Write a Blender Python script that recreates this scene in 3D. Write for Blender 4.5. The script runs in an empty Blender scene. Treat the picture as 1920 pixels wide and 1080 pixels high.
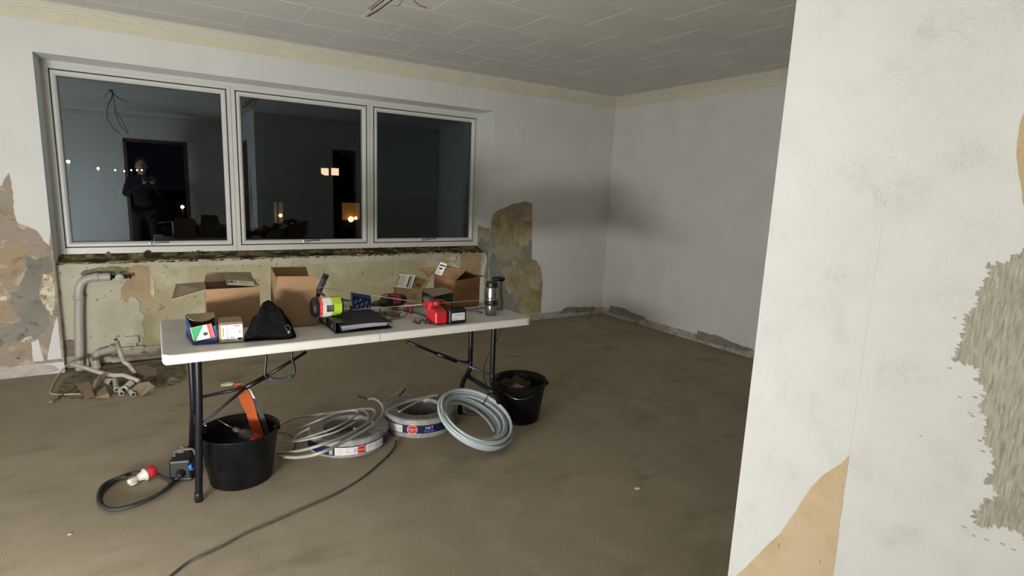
import bpy, bmesh, math, random
from mathutils import Vector, Matrix, noise
from mathutils.geometry import tessellate_polygon
random.seed(7)
PI = math.pi
S = bpy.context.scene
C = S.collection

# ------------------------------------------------------------------ camera, world, light, exposure
FPX, YAW, PITCH, ROLL, HC = 1043.22, .5761, -.1733, .0408, 1.4507
_cy, _sy, _cp, _sp = math.cos(YAW), math.sin(YAW), math.cos(PITCH), math.sin(PITCH)
CF = Vector((_sy*_cp, _cy*_cp, _sp)); _r = Vector((_cy, -_sy, 0)); _u = _r.cross(CF)
CR = _r*math.cos(ROLL) + _u*math.sin(ROLL); CU = -_r*math.sin(ROLL) + _u*math.cos(ROLL)
CO = Vector((0, 0, HC))
cd = bpy.data.cameras.new('camera'); cam = bpy.data.objects.new('camera', cd); C.objects.link(cam)
cd.sensor_width = 36; cd.lens = FPX*36/1920; cd.clip_start = .01; cd.clip_end = 500
cam.matrix_world = Matrix(((CR.x, CU.x, -CF.x, CO.x), (CR.y, CU.y, -CF.y, CO.y), (CR.z, CU.z, -CF.z, CO.z), (0, 0, 0, 1)))
S.camera = cam
S.view_settings.view_transform = 'Standard'; S.view_settings.look = 'None'
S.view_settings.gamma = 1; S.view_settings.use_curve_mapping = False
S.view_settings.exposure = 0.06
W = bpy.data.worlds.new('night_sky'); S.world = W; W.use_nodes = True
bg = W.node_tree.nodes['Background']; bg.inputs[0].default_value = (.20, .30, .44, 1); bg.inputs[1].default_value = .007

def lamp(name, kind, loc, power, color, size=.1, rot=None, **k):
    l = bpy.data.lights.new(name, kind); l.energy = power; l.color = color
    if kind == 'AREA': l.size = size
    else: l.shadow_soft_size = size
    for a, b in k.items(): setattr(l, a, b)
    o = bpy.data.objects.new(name, l); C.objects.link(o); o.location = loc
    if rot: o.rotation_euler = rot
    return o
# the low work light standing on the floor to the left of the photographer
def head(name, loc, d, power, size=.3):
    lamp(name, 'AREA', loc, power, (1, .99, .975), size, Vector(d).to_track_quat('-Z', 'Y').to_euler(), shape='ELLIPSE', size_y=.30)
head('work_light_front', (-1.25, .95, .33), (.46, 1, .32), 102, 1.0)
head('work_light_rear', (-1.25, .72, .36), (-.28, -1, .45), 96, .5)

# pixel -> world helpers (a photograph point laid on a real plane)
def ray(x, y): return CF + CR*((x-960)/FPX) - CU*((y-540)/FPX)
def G(x, y, z=0.0):
    v = ray(x, y); return CO + v*((z-HC)/v.z)
def PY(x, y, Y):
    v = ray(x, y); return CO + v*(Y/v.y)
def PX(x, y, X):
    v = ray(x, y); return CO + v*(X/v.x)

# ------------------------------------------------------------------ materials
MATS = {}
def lin(h):
    h = h.lstrip('#'); c = [int(h[i:i+2], 16)/255 for i in (0, 2, 4)]
    return tuple(((v/12.92) if v <= .04045 else ((v+.055)/1.055)**2.4) for v in c)
def mat(name, col, rough=.7, metal=0, var=.12, scale=12, bump=0, bscale=60, emit=None, col2=None, trans=0, spec=.5, detail=4, lo=.35, hi=.65):
    if name in MATS: return MATS[name]
    m = bpy.data.materials.new(name); m.use_nodes = True; n = m.node_tree.nodes; L = m.node_tree.links
    p = n['Principled BSDF']; c = lin(col) if isinstance(col, str) else col
    p.inputs['Roughness'].default_value = rough; p.inputs['Metallic'].default_value = metal
    p.inputs['Specular IOR Level'].default_value = spec
    if trans: p.inputs['Transmission Weight'].default_value = trans
    tc = n.new('ShaderNodeTexCoord')
    if emit:
        p.inputs['Emission Color'].default_value = (*c, 1); p.inputs['Emission Strength'].default_value = emit
    if var or col2:
        nz = n.new('ShaderNodeTexNoise'); nz.inputs['Scale'].default_value = scale; nz.inputs['Detail'].default_value = detail
        L.new(tc.outputs['Object'], nz.inputs['Vector'])
        rp = n.new('ShaderNodeValToRGB'); L.new(nz.outputs['Fac'], rp.inputs['Fac'])
        c2 = lin(col2) if col2 else tuple(v*(1-var) for v in c)
        c1 = c if col2 else tuple(min(1, v*(1+var*.5)) for v in c)
        rp.color_ramp.elements[0].position = lo; rp.color_ramp.elements[1].position = hi
        rp.color_ramp.elements[0].color = (*c2, 1); rp.color_ramp.elements[1].color = (*c1, 1)
        L.new(rp.outputs['Color'], p.inputs['Base Color'])
    else: p.inputs['Base Color'].default_value = (*c, 1)
    if bump:
        nb = n.new('ShaderNodeTexNoise'); nb.inputs['Scale'].default_value = bscale; nb.inputs['Detail'].default_value = 5
        L.new(tc.outputs['Object'], nb.inputs['Vector'])
        b = n.new('ShaderNodeBump'); b.inputs['Strength'].default_value = bump; b.inputs['Distance'].default_value = .01
        L.new(nb.outputs['Fac'], b.inputs['Height']); L.new(b.outputs['Normal'], p.inputs['Normal'])
    MATS[name] = m; return m

def N(m): return m.node_tree.nodes, m.node_tree.links

def mat_wallpaper(name, col, stroke=False):
    m = mat(name, col, .85, var=.04, scale=3)
    n, L = N(m); p = n['Principled BSDF']; tc = n.new('ShaderNodeTexCoord')
    if stroke:     # brushed structure paint: short distorted ridges
        w = n.new('ShaderNodeTexNoise'); w.inputs['Scale'].default_value = 7; w.inputs['Detail'].default_value = 2
        L.new(tc.outputs['Object'], w.inputs['Vector'])
        mx = n.new('ShaderNodeMixRGB'); mx.blend_type = 'LINEAR_LIGHT'; mx.inputs[0].default_value = .35
        L.new(tc.outputs['Object'], mx.inputs[1]); L.new(w.outputs['Color'], mx.inputs[2])
        a = n.new('ShaderNodeTexNoise'); a.inputs['Scale'].default_value = 45; a.inputs['Detail'].default_value = 3; a.inputs['Distortion'].default_value = 1.2
        L.new(mx.outputs[0], a.inputs['Vector'])
        g = n.new('ShaderNodeTexNoise'); g.inputs['Scale'].default_value = 9; g.inputs['Detail'].default_value = 2
        L.new(tc.outputs['Object'], g.inputs['Vector'])
        r = n.new('ShaderNodeValToRGB'); r.color_ramp.elements[0].position = .42; r.color_ramp.elements[1].position = .68
        L.new(g.outputs['Fac'], r.inputs['Fac'])
        mul = n.new('ShaderNodeMath'); mul.operation = 'MULTIPLY'; L.new(a.outputs['Fac'], mul.inputs[0]); L.new(r.outputs['Color'], mul.inputs[1])
        f = n.new('ShaderNodeTexNoise'); f.inputs['Scale'].default_value = 220; f.inputs['Detail'].default_value = 2
        L.new(tc.outputs['Object'], f.inputs['Vector'])
        ad = n.new('ShaderNodeMath'); ad.operation = 'MULTIPLY_ADD'; ad.inputs[1].default_value = .22
        L.new(f.outputs['Fac'], ad.inputs[0]); L.new(mul.outputs[0], ad.inputs[2])
        b = n.new('ShaderNodeBump'); b.inputs['Strength'].default_value = .8; b.inputs['Distance'].default_value = .0042
        L.new(ad.outputs[0], b.inputs['Height']); L.new(b.outputs['Normal'], p.inputs['Normal'])
    else:          # woodchip paper
        a = n.new('ShaderNodeTexNoise'); a.inputs['Scale'].default_value = 55; a.inputs['Detail'].default_value = 4
        L.new(tc.outputs['Object'], a.inputs['Vector'])
        b = n.new('ShaderNodeBump'); b.inputs['Strength'].default_value = .35; b.inputs['Distance'].default_value = .006
        L.new(a.outputs['Fac'], b.inputs['Height']); L.new(b.outputs['Normal'], p.inputs['Normal'])
    return m

def mat_layers(name, base, layers, rough=.9, bump=.4, bscale=35):
    """base colour with several noise-masked blotches: layers = (colour, scale, threshold, softness, stretch)"""
    m = bpy.data.materials.new(name); m.use_nodes = True; n, L = N(m); p = n['Principled BSDF']
    p.inputs['Roughness'].default_value = rough; p.inputs['Specular IOR Level'].default_value = .25
    tc = n.new('ShaderNodeTexCoord'); prev = None
    rgb = n.new('ShaderNodeRGB'); rgb.outputs[0].default_value = (*lin(base), 1); prev = rgb.outputs[0]
    for i, (c, sc, th, so, st) in enumerate(layers):
        mp = n.new('ShaderNodeMapping'); mp.inputs['Location'].default_value = (i*3.1, i*1.7, i*2.3); mp.inputs['Scale'].default_value = st
        L.new(tc.outputs['Object'], mp.inputs['Vector'])
        nz = n.new('ShaderNodeTexNoise'); nz.inputs['Scale'].default_value = sc; nz.inputs['Detail'].default_value = 6
        L.new(mp.outputs[0], nz.inputs['Vector'])
        r = n.new('ShaderNodeValToRGB'); r.color_ramp.elements[0].position = th-so; r.color_ramp.elements[1].position = th+so
        L.new(nz.outputs['Fac'], r.inputs['Fac'])
        mx = n.new('ShaderNodeMixRGB'); L.new(r.outputs['Color'], mx.inputs[0]); L.new(prev, mx.inputs[1]); mx.inputs[2].default_value = (*lin(c), 1)
        prev = mx.outputs[0]
    L.new(prev, p.inputs['Base Color'])
    nb = n.new('ShaderNodeTexNoise'); nb.inputs['Scale'].default_value = bscale; nb.inputs['Detail'].default_value = 8
    L.new(tc.outputs['Object'], nb.inputs['Vector'])
    b = n.new('ShaderNodeBump'); b.inputs['Strength'].default_value = bump; b.inputs['Distance'].default_value = .01
    L.new(nb.outputs['Fac'], b.inputs['Height']); L.new(b.outputs['Normal'], p.inputs['Normal'])
    MATS[name] = m; return m

one = (1, 1, 1)
M_white = mat_wallpaper('white_woodchip', '#d4d4d0')
M_near = mat_wallpaper('white_structure_paint', '#dcdddb', True)
M_floor = mat_layers('screed', '#9a8f7b', [('#8c826d', 1.3, .52, .18, one), ('#9e9380', 6, .62, .16, one), ('#857b67', 4, .66, .10, (1, 2, 1)), ('#9a917f', 90, .70, .04, one), ('#5f5747', 60, .73, .03, one), ('#b5ad9b', 38, .775, .012, one)], .92, .12, 160)
M_kraft = mat_layers('stripped_paper', '#9f8f70', [('#b3a384', 7, .52, .08, (1, 1, .8)), ('#857961', 14, .6, .06, (1, 1, .7)), ('#8a8775', 4, .56, .04, one), ('#9d9782', 5, .6, .03, one), ('#7d6c4c', 60, .66, .03, (1, 1, .3))], .92, .5, 30)
M_kraftL = mat_layers('stripped_paper_pinkish', '#998e80', [('#a08e76', 5, .55, .03, (1, 1, .5)), ('#8f7a60', 9, .62, .05, one), ('#b3a596', 6, .6, .04, (2, 2, 2)), ('#6f5f49', 28, .68, .03, (.4, 1, 2))], .92, .6, 26)
M_tan = mat_layers('bare_kraft_paper', '#ccb898', [('#c2ab88', 8, .5, .1, one), ('#7c6126', 42, .70, .015, (1, 2.2, .5)), ('#8d713a', 90, .72, .02, (1, 3, .8))], .9, .35, 50)
M_cement = mat_layers('cement_patch', '#7e7c72', [('#8b897f', 6, .5, .1, one), ('#6a675c', 14, .62, .06, one), ('#99907c', 18, .7, .03, one)], .95, .6, 40)
M_cream = mat_layers('cream_plaster', '#bdb49b', [('#d3cdb8', 16, .5, .05, (1, 1, 1.6)), ('#8f8468', 22, .62, .04, one)], .9, .7, 45)
M_yell = mat_layers('yellow_plaster', '#a3936b', [('#8b7c55', 8, .55, .1, one), ('#b5a67f', 14, .62, .04, one)], .9, .5, 30)
M_para = mat_layers('olive_plaster', '#b5ad8e', [('#a59c79', 2.2, .5, .18, one), ('#bdb69c', 5, .58, .08, one), ('#8c8569', 26, .66, .03, one), ('#6b644c', 48, .735, .012, one)], .93, .5, 30)
M_paraL = mat_layers('grey_plaster', '#bbb6a4', [('#aea993', 4, .55, .1, one), ('#8a836a', 30, .68, .03, one), ('#5f5948', 34, .755, .012, one)], .93, .5, 35)
M_soot = mat_layers('soot_stain', '#716b55', [('#8b866f', 9, .55, .15, one)], .95, .3, 40)
M_skirt = mat_layers('bare_skirting_plaster', '#a39e8f', [('#b3aea0', 10, .5, .1, one), ('#7f7967', 18, .62, .05, one), ('#57503f', 40, .72, .015, one)], .93, .6, 40)
M_skirtL = mat_layers('bare_skirting_plaster_pale', '#bdb3aa', [('#a79d93', 10, .55, .1, one), ('#6d6258', 40, .74, .015, one)], .93, .5, 40)
M_rag = mat_layers('crumbled_sill_mortar', '#6f6444', [('#3d2f1b', 9, .50, .06, (1, 1, 3)), ('#948a62', 14, .60, .05, (1, 1, 2)), ('#241a10', 7, .60, .05, (.6, 1, 5))], .95, 1, 60)
M_sand = mat_layers('scraped_filler', '#a9a697', [('#b9b6a9', 7, .5, .15, (1, 1, .5)), ('#979382', 55, .55, .12, (1, 3.5, .45)), ('#c2c0b5', 90, .62, .06, (1, 3, .4))], .93, .5, 70)
M_ceil = mat('ceiling_board', '#c9c7c0', .8, var=.05, scale=2, bump=.1, bscale=80)
M_joint = mat('ceiling_joint', '#d6d4cc', .7, var=.03)
M_corn = mat('cornice_band_paint', '#cfcbb5', .75, var=.04)
M_rib = mat('cornice_rib_paint', '#d6d2c4', .6, var=.03)
M_frame = mat('window_paint', '#d2d1cb', .4, var=.04, scale=8)
M_gask = mat('window_gasket', '#23221f', .6, var=0)
M_chrome = mat('brushed_chrome', '#b8b8b8', .25, 1, var=0)
M_steel = mat('stainless_steel', '#a9a6a2', .28, 1, var=.06, scale=30)
M_blackm = mat('black_metal', '#15151a', .35, .3, var=.15, scale=20)
M_greym = mat('grey_tube_metal', '#55555a', .35, .5, var=.1)
M_plast = mat('table_plastic', '#cac8c2', .45, var=.04, scale=25, bump=.08, bscale=300)
M_blackp = mat('black_plastic', '#141416', .45, var=.3, scale=14)
M_bucket = mat_layers('bucket_plastic', '#0d0d0f', [('#17181a', 9, .55, .1, one), ('#3c3b36', 22, .72, .03, (1, 1, 2))], .42, .1, 30)
M_card = mat('cardboard', '#8c6f50', .85, var=.07, scale=9, bump=.08, bscale=90)
M_cardi = mat('cardboard_inside', '#7d6443', .88, var=.08, scale=9)
M_cardb = mat('cardboard_brown', '#835f3f', .85, var=.1, scale=9)
M_cardy = mat('cardboard_pale', '#9f8964', .85, var=.07, scale=9)
M_cardg = mat('cardboard_grey', '#8f8169', .85, var=.1, scale=9)
M_paper = mat('white_label', '#d8d5cd', .6, var=.05, scale=20)
M_ink = mat('printed_ink', '#2b2a2a', .7, var=0)
M_inkg = mat('printed_ink_grey', '#8b8b88', .7, var=0)
M_green = mat('green_print', '#0d8a48', .5, var=.05)
M_dgreen = mat('dark_green_print', '#12331b', .7, var=.1)
M_redl = mat('red_print', '#e0443e', .5, var=.05)
M_blue = mat('blue_print', '#1c3268', .55, var=.2, scale=25)
M_lblue = mat('light_blue_print', '#6f9fc4', .55, var=0)
M_yel = mat('yellow_print', '#d1b34a', .6, var=0)
M_lime = mat('lime_print', '#9dc22e', .45, var=.05)
M_red = mat('red_plastic', '#b5202a', .4, var=.12, scale=30)
M_grey = mat('grey_plastic', '#4a4747', .5, var=.1, scale=20)
M_fab = mat('black_fabric', '#101013', .95, var=.35, scale=30, bump=.5, bscale=160, spec=.15)
M_coil = mat('grey_cable', '#9b9a90', .5, var=.08, scale=30)
M_hose = mat('pale_blue_grey_cable', '#aeb9bb', .42, var=.05, scale=20)
M_film = mat('cable_ring_film', '#94938f', .25, var=.2, scale=22, bump=.5, bscale=26)
M_blk = mat('black_rubber', '#1a1a1b', .55, var=.3, scale=20)
M_pipe = mat('painted_pipe', '#a9a79d', .45, var=.1, scale=14)
M_white_pl = mat('white_plastic', '#b9b5a6', .45, var=.08, scale=20)
M_orange = mat('orange_plastic', '#b9541d', .45, var=.2, scale=16)
M_blade = mat('dull_steel_blade', '#55524e', .5, .5, var=.2, scale=20)
M_scrap = mat('brown_cardboard_scrap', '#7f6d57', .9, var=.15, scale=14, bump=.4, bscale=30)
M_scrapd = mat('dark_cardboard_scrap', '#5f4d40', .9, var=.2, scale=14, bump=.4, bscale=30)
M_bluep = mat('blue_socket_plastic', '#2263b0', .4, var=.1)
M_dust = mat_layers('rubble_dust', '#7d7461', [('#5c5443', 22, .55, .06, one), ('#9c9481', 40, .66, .04, one)], .95, 1, 50)
M_wood = mat('brown_door_wood', '#5d3a26', .5, var=.25, scale=6)
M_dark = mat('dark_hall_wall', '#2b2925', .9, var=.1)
M_skin = mat('skin', '#b98870', .6, var=.05)
M_hair = mat('dark_hair', '#1a1412', .7, var=.2)
M_cloth = mat('black_clothing', '#0c0d12', .9, var=.3, scale=12)
M_denim = mat('dark_trousers', '#11131a', .9, var=.3, scale=12)
M_brownw = mat('brown_rubber', '#6a4434', .6, var=.2, scale=30)
M_rod = mat('cream_rod', '#d0c6a8', .4, var=.05)
M_cream_c = mat('cream_cable', '#b8ad90', .6, var=.05)

def mat_clear(name, tint=(.9, .93, .95), gloss=2.0, tcol=(1, 1, 1)):
    m = bpy.data.materials.new(name); m.use_nodes = True; n, L = N(m); n.remove(n['Principled BSDF'])
    t = n.new('ShaderNodeBsdfTransparent'); t.inputs[0].default_value = (*tcol, 1)
    g = n.new('ShaderNodeBsdfGlossy'); g.inputs['Color'].default_value = (*tint, 1); g.inputs['Roughness'].default_value = 0 if gloss < 3 else .15
    fr = n.new('ShaderNodeFresnel'); fr.inputs[0].default_value = 1.5
    mu = n.new('ShaderNodeMath'); mu.operation = 'MULTIPLY'; mu.inputs[1].default_value = gloss; mu.use_clamp = True
    L.new(fr.outputs[0], mu.inputs[0]); mx = n.new('ShaderNodeMixShader'); L.new(mu.outputs[0], mx.inputs[0])
    L.new(t.outputs[0], mx.inputs[1]); L.new(g.outputs[0], mx.inputs[2]); L.new(mx.outputs[0], n['Material Output'].inputs[0])
    MATS[name] = m; return m
M_glass = mat_clear('window_glass', (.76, .9, 1.0), 1.7)
M_clearp = mat_clear('clear_plastic', (.9, .9, .9), 3.5, (.82, .84, .84))

# ------------------------------------------------------------------ mesh helpers
def V(*a): return Vector(a)
def quad(bm, pts, mi=0):
    vs = [bm.verts.new(p) for p in pts]; f = bm.faces.new(vs); f.material_index = mi; return f
def box(bm, lo, hi, bev=0, mi=0, rot=0, seg=2, M=None):
    lo = Vector(lo); hi = Vector(hi); c = (lo+hi)/2
    r = bmesh.ops.create_cube(bm, size=1); vs = r['verts']
    for v in vs: v.co = Vector((v.co.x*(hi.x-lo.x), v.co.y*(hi.y-lo.y), v.co.z*(hi.z-lo.z)))
    fs = list({f for v in vs for f in v.link_faces})
    if bev:
        es = list({e for v in vs for e in v.link_edges})
        rr = bmesh.ops.bevel(bm, geom=es, offset=bev, segments=seg, affect='EDGES', profile=.5)
        vs = list({v for f in rr['faces'] for v in f.verts} | {v for v in vs if v.is_valid}); fs = list({f for v in vs for f in v.link_faces})
    mt = Matrix.Translation(c) @ (M if M else Matrix.Rotation(rot, 4, 'Z'))
    for v in vs: v.co = mt @ v.co
    for f in fs: f.material_index = mi
    return vs
def panel(bm, pts, th=.004, mi=0, mi2=None):
    """solid thin sheet from a 3D outline; mi2 = material of the reverse face"""
    pts = [Vector(p) for p in pts]
    nrm = (pts[1]-pts[0]).cross(pts[2]-pts[0]).normalized()
    a = [bm.verts.new(p+nrm*th/2) for p in pts]; b = [bm.verts.new(p-nrm*th/2) for p in pts]
    f = bm.faces.new(a); f.material_index = mi
    f = bm.faces.new(b[::-1]); f.material_index = mi if mi2 is None else mi2
    k = len(pts)
    for i in range(k):
        f = bm.faces.new((a[i], b[i], b[(i+1) % k], a[(i+1) % k])); f.material_index = mi
def smooth_path(pts, n=8, closed=False):
    pts = [Vector(p) for p in pts]; out = []; k = len(pts)
    if k < 3: return pts
    for i in range(k if closed else k-1):
        g = (lambda j: pts[j % k]) if closed else (lambda j: pts[max(0, min(k-1, j))])
        p0, p1, p2, p3 = g(i-1), g(i), g(i+1), g(i+2)
        for s in range(n):
            t = s/n
            out.append(.5*((2*p1)+(p2-p0)*t+(2*p0-5*p1+4*p2-p3)*t*t+(3*p1-p0-3*p2+p3)*t**3))
    if not closed: out.append(pts[-1])
    return out
def tube(bm, pts, r, seg=8, closed=False, mi=0, cap=True):
    pts = [Vector(p) for p in pts]; k = len(pts); rings = []; up = None
    for i in range(k):
        if closed: t = (pts[(i+1) % k]-pts[i-1]).normalized()
        else: t = (pts[min(k-1, i+1)]-pts[max(0, i-1)]).normalized()
        if up is None: up = t.orthogonal().normalized()
        up = (up - t*up.dot(t)); up = up.normalized() if up.length > 1e-6 else t.orthogonal().normalized()
        w = t.cross(up); rr = r[i] if isinstance(r, (list, tuple)) else r
        rings.append([bm.verts.new(pts[i]+(up*math.cos(a)+w*math.sin(a))*rr) for a in (2*PI*j/seg for j in range(seg))])
    for i in range(k if closed else k-1):
        A, B = rings[i], rings[(i+1) % k]
        off = 0
        if closed and i == k-1:
            off = min(range(seg), key=lambda o: (A[0].co-B[o].co).length)
        for j in range(seg):
            f = bm.faces.new((A[j], A[(j+1) % seg], B[(j+1+off) % seg], B[(j+off) % seg])); f.smooth = True; f.material_index = mi
    if not closed and cap:
        f = bm.faces.new(rings[0][::-1]); f.material_index = mi
        f = bm.faces.new(rings[-1]); f.material_index = mi
def lathe(bm, prof, c=(0, 0, 0), seg=40, axis=None, mi=None, smooth=True, closed=False, sx=1, sy=1):
    """prof: list of (r, h) or (r, h, matindex) from bottom to top"""
    c = Vector(c); Q = Vector((0, 0, 1)).rotation_difference(Vector(axis).normalized()).to_matrix() if axis is not None else Matrix.Identity(3)
    rings = []
    for p in prof:
        r, h = p[0], p[1]
        if r < 1e-5: rings.append([bm.verts.new(c+Q @ Vector((0, 0, h)))])
        else: rings.append([bm.verts.new(c+Q @ Vector((r*sx*math.cos(2*PI*j/seg), r*sy*math.sin(2*PI*j/seg), h))) for j in range(seg)])
    m = len(rings)
    for i in range(m if closed else m-1):
        A, B = rings[i], rings[(i+1) % m]; k = prof[i][2] if len(prof[i]) > 2 else (mi or 0)
        for j in range(seg):
            j2 = (j+1) % seg
            if len(A) == 1 and len(B) == 1: continue
            if len(A) == 1: f = bm.faces.new((A[0], B[j], B[j2]))
            elif len(B) == 1: f = bm.faces.new((A[j], A[j2], B[0]))
            else: f = bm.faces.new((A[j], A[j2], B[j2], B[j]))
            f.smooth = smooth; f.material_index = k
def blob(bm, c, rad, sub=3, amp=.15, freq=3, seed=0, mi=0, flat=None):
    r = bmesh.ops.create_icosphere(bm, subdivisions=sub, radius=1)
    for v in r['verts']:
        d = v.co.normalized(); k = 1+amp*noise.noise(d*freq+Vector((seed, seed*2.1, seed*.7)))
        v.co = Vector(c)+Vector((d.x*rad[0]*k, d.y*rad[1]*k, d.z*rad[2]*k))
        if flat is not None: v.co.z = max(v.co.z, flat)
    for f in {f for v in r['verts'] for f in v.link_faces}: f.smooth = True; f.material_index = mi
def finish(bm):
    bmesh.ops.remove_doubles(bm, verts=bm.verts, dist=1e-6)
    bmesh.ops.recalc_face_normals(bm, faces=bm.faces)
def obj(name, bm, m, parent=None, world=True, label=None, fix=True):
    """one mesh object. world=True: the bmesh is in room coordinates, moved into its parent's frame here"""
    if fix: finish(bm)
    me = bpy.data.meshes.new(name); bm.to_mesh(me); bm.free()
    for x in (m if isinstance(m, (list, tuple)) else [m]): me.materials.append(x)
    o = bpy.data.objects.new(name, me); C.objects.link(o)
    org = Vector((0, 0, 0))
    if parent:
        o.parent = parent; q = parent
        while q: org += q.location; q = q.parent
        if world: me.transform(Matrix.Translation(-org))
    if label: o['label'] = label
    return o
def thing(name, label, cat, loc=(0, 0, 0), group=None):
    o = bpy.data.objects.new(name, None); C.objects.link(o); o.location = loc; o.empty_display_size = .05
    o['label'] = label; o['category'] = cat
    if group: o['group'] = group
    return o
def tagged(name, bm, m, label, cat, loc=None, group=None, kind=None):
    """a thing that is one mesh; its origin set at loc"""
    o = obj(name, bm, m)
    if loc is not None: o.data.transform(Matrix.Translation(-Vector(loc))); o.location = loc
    o['label'] = label; o['category'] = cat
    if group: o['group'] = group
    if kind: o['kind'] = kind
    return o
def struct(name, bm, m, parent=None):
    o = obj(name, bm, m, parent)
    if not parent: o['kind'] = 'structure'
    return o
def rag(pts, amp, step=.02, seed=0, fr=1):
    """roughen a closed outline of 3D points inside its own plane"""
    pts = [Vector(p) for p in pts]; nrm = Vector((0, 0, 0)); k = len(pts)
    for i in range(k): nrm += pts[i].cross(pts[(i+1) % k])
    nrm.normalize(); out = []
    for i in range(k):
        a, b = pts[i], pts[(i+1) % k]; d = b-a; n = max(1, int(d.length/step)); pr = nrm.cross(d).normalized() if d.length > 1e-6 else Vector((0, 0, 0))
        for s in range(n):
            p = a+d*s/n
            w = noise.noise(p*38*fr+Vector((seed, 0, 0)))+.6*noise.noise(p*95*fr+Vector((0, seed, 0)))
            out.append(p+pr*w*amp)
    return out
def patch(bm, pts, nrm, off, mi):
    """a thin skin of other material on a wall: outline, lifted off by off metres"""
    nrm = Vector(nrm); P = [p+nrm*off for p in pts]
    top = [bm.verts.new(p) for p in P]; base = [bm.verts.new(p-nrm*off*.98) for p in P]
    for t in tessellate_polygon([P]):
        try: f = bm.faces.new([top[i] for i in t]); f.material_index = mi
        except ValueError: pass
    k = len(P)
    for i in range(k):
        f = bm.faces.new((top[i], top[(i+1) % k], base[(i+1) % k], base[i])); f.material_index = mi
def text_mesh(s, size):
    cu = bpy.data.curves.new('txt', 'FONT'); cu.body = s; cu.size = size; cu.align_x = 'CENTER'; cu.align_y = 'CENTER'
    cu.resolution_u = 3
    o = bpy.data.objects.new('txt', cu); C.objects.link(o); dg = bpy.context.evaluated_depsgraph_get(); dg.update()
    me = o.evaluated_get(dg).to_mesh(); vs = [v.co.copy() for v in me.vertices]; fs = [tuple(p.vertices) for p in me.polygons]
    o.evaluated_get(dg).to_mesh_clear(); bpy.data.objects.remove(o); bpy.data.curves.remove(cu)
    return vs, fs
def add_text(bm, s, size, fn, mi=0):
    vs, fs = text_mesh(s, size); bv = [bm.verts.new(fn(v.x, v.y)) for v in vs]
    for f in fs:
        try: g = bm.faces.new([bv[i] for i in f]); g.material_index = mi
        except ValueError: pass

# ------------------------------------------------------------------ the setting
D, RW, ZC = 5.057, 4.6225, 2.55
WX0, WX1, WZ1, GY = -.609, 2.986, 2.236, 5.34
XN, YN = 1.4293, .912        # near partition: face x, end y
XL, YB = -3.2, -1.42
bm = bmesh.new(); box(bm, (XL-.2, -4.2, -.12), (RW+.2, D+.5, 0)); struct('floor', bm, M_floor)
bm = bmesh.new(); box(bm, (XL-.2, -4.2, ZC), (RW+.2, D+.5, ZC+.15))
# moulded board joints: long lines parallel to the window wall, short joints staggered by half a board
rows = [4.755-.4215*k for k in range(0, 16)]
for k, y in enumerate(rows):
    box(bm, (XL, y-.003, ZC-.0015), (RW, y+.003, ZC+.002), mi=1)
    off = .3125 if k % 2 else 0
    x = XL
    y2 = rows[k+1] if k+1 < len(rows) else y-.42
    j = math.ceil((XL-off)/.625)
    while off+j*.625 < RW:
        xx = off+j*.625; box(bm, (xx-.0025, y2, ZC-.0015), (xx+.0025, y, ZC+.002), mi=1); j += 1
x = .3125-.625*5
while x < RW:
    if x > XL: box(bm, (x-.0025, 4.755, ZC-.0015), (x+.0025, D, ZC+.002), mi=1)
    x += .625
struct('ceiling', bm, [M_ceil, M_joint])

# cornice: flat cream band on the wall and three ribs stepping onto the ceiling
prof = [(0, 2.438), (.006, 2.438), (.008, 2.508), (.014, 2.508), (.022, 2.512), (.030, 2.520), (.036, 2.520), (.046, 2.524), (.054, 2.533), (.060, 2.533), (.070, 2.537), (.080, 2.545), (.092, 2.5465), (.104, 2.55), (0, 2.55)]
def cornice(name, a, b, inward):
    bm = bmesh.new(); a = Vector(a); b = Vector(b); inward = Vector(inward); d = (b-a).normalized()
    A = [bm.verts.new(a+inward*p[0]+d*p[0]*0+Vector((0, 0, p[1]))) for p in prof]; B = [bm.verts.new(b+inward*p[0]+Vector((0, 0, p[1]))) for p in prof]
    k = len(prof)
    for i in range(k):
        f = bm.faces.new((A[i], A[(i+1) % k], B[(i+1) % k], B[i])); f.material_index = 0 if i in (0, 1) else 1
    bm.faces.new(A); bm.faces.new(B[::-1]); struct(name, bm, [M_corn, M_rib])
cornice('trim_1', (XL, D, 0), (RW, D, 0), (0, -1, 0))
cornice('trim_2', (RW, D-.0, 0), (RW, YN, 0), (-1, 0, 0))
cornice('trim_3', (XL, YB, 0), (XL, D, 0), (1, 0, 0))
cornice('trim_4', (XN, YB, 0), (XL, YB, 0), (0, 1, 0))
cornice('trim_5', (XN, YN, 0), (RW, YN, 0), (0, 1, 0))

# window wall
WM = [M_white, M_kraft, M_kraftL, M_cement, M_cream, M_yell, M_skirt, M_skirtL, M_tan]
bm = bmesh.new()
box(bm, (XL-.2, D, 0), (WX0, D+.45, ZC)); box(bm, (WX1, D, 0), (RW+.2, D+.45, ZC)); box(bm, (WX0, D, WZ1), (WX1, D+.45, ZC))
FXA, FXB, FZT = -.598, 2.962, 2.212
box(bm, (WX0-.01, GY+.001, 0), (FXA+.002, D+.44, WZ1+.01)); box(bm, (FXB-.002, GY+.001, 0), (WX1+.01, D+.44, WZ1+.01)); box(bm, (FXA+.002, GY+.001, FZT-.002), (FXB-.002, D+.44, WZ1+.01))
def wpx(l, Y=D): return [PY(x, y, Y) for x, y in l]
ny = (0, -1, 0)
lx = WX0-.001
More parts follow.
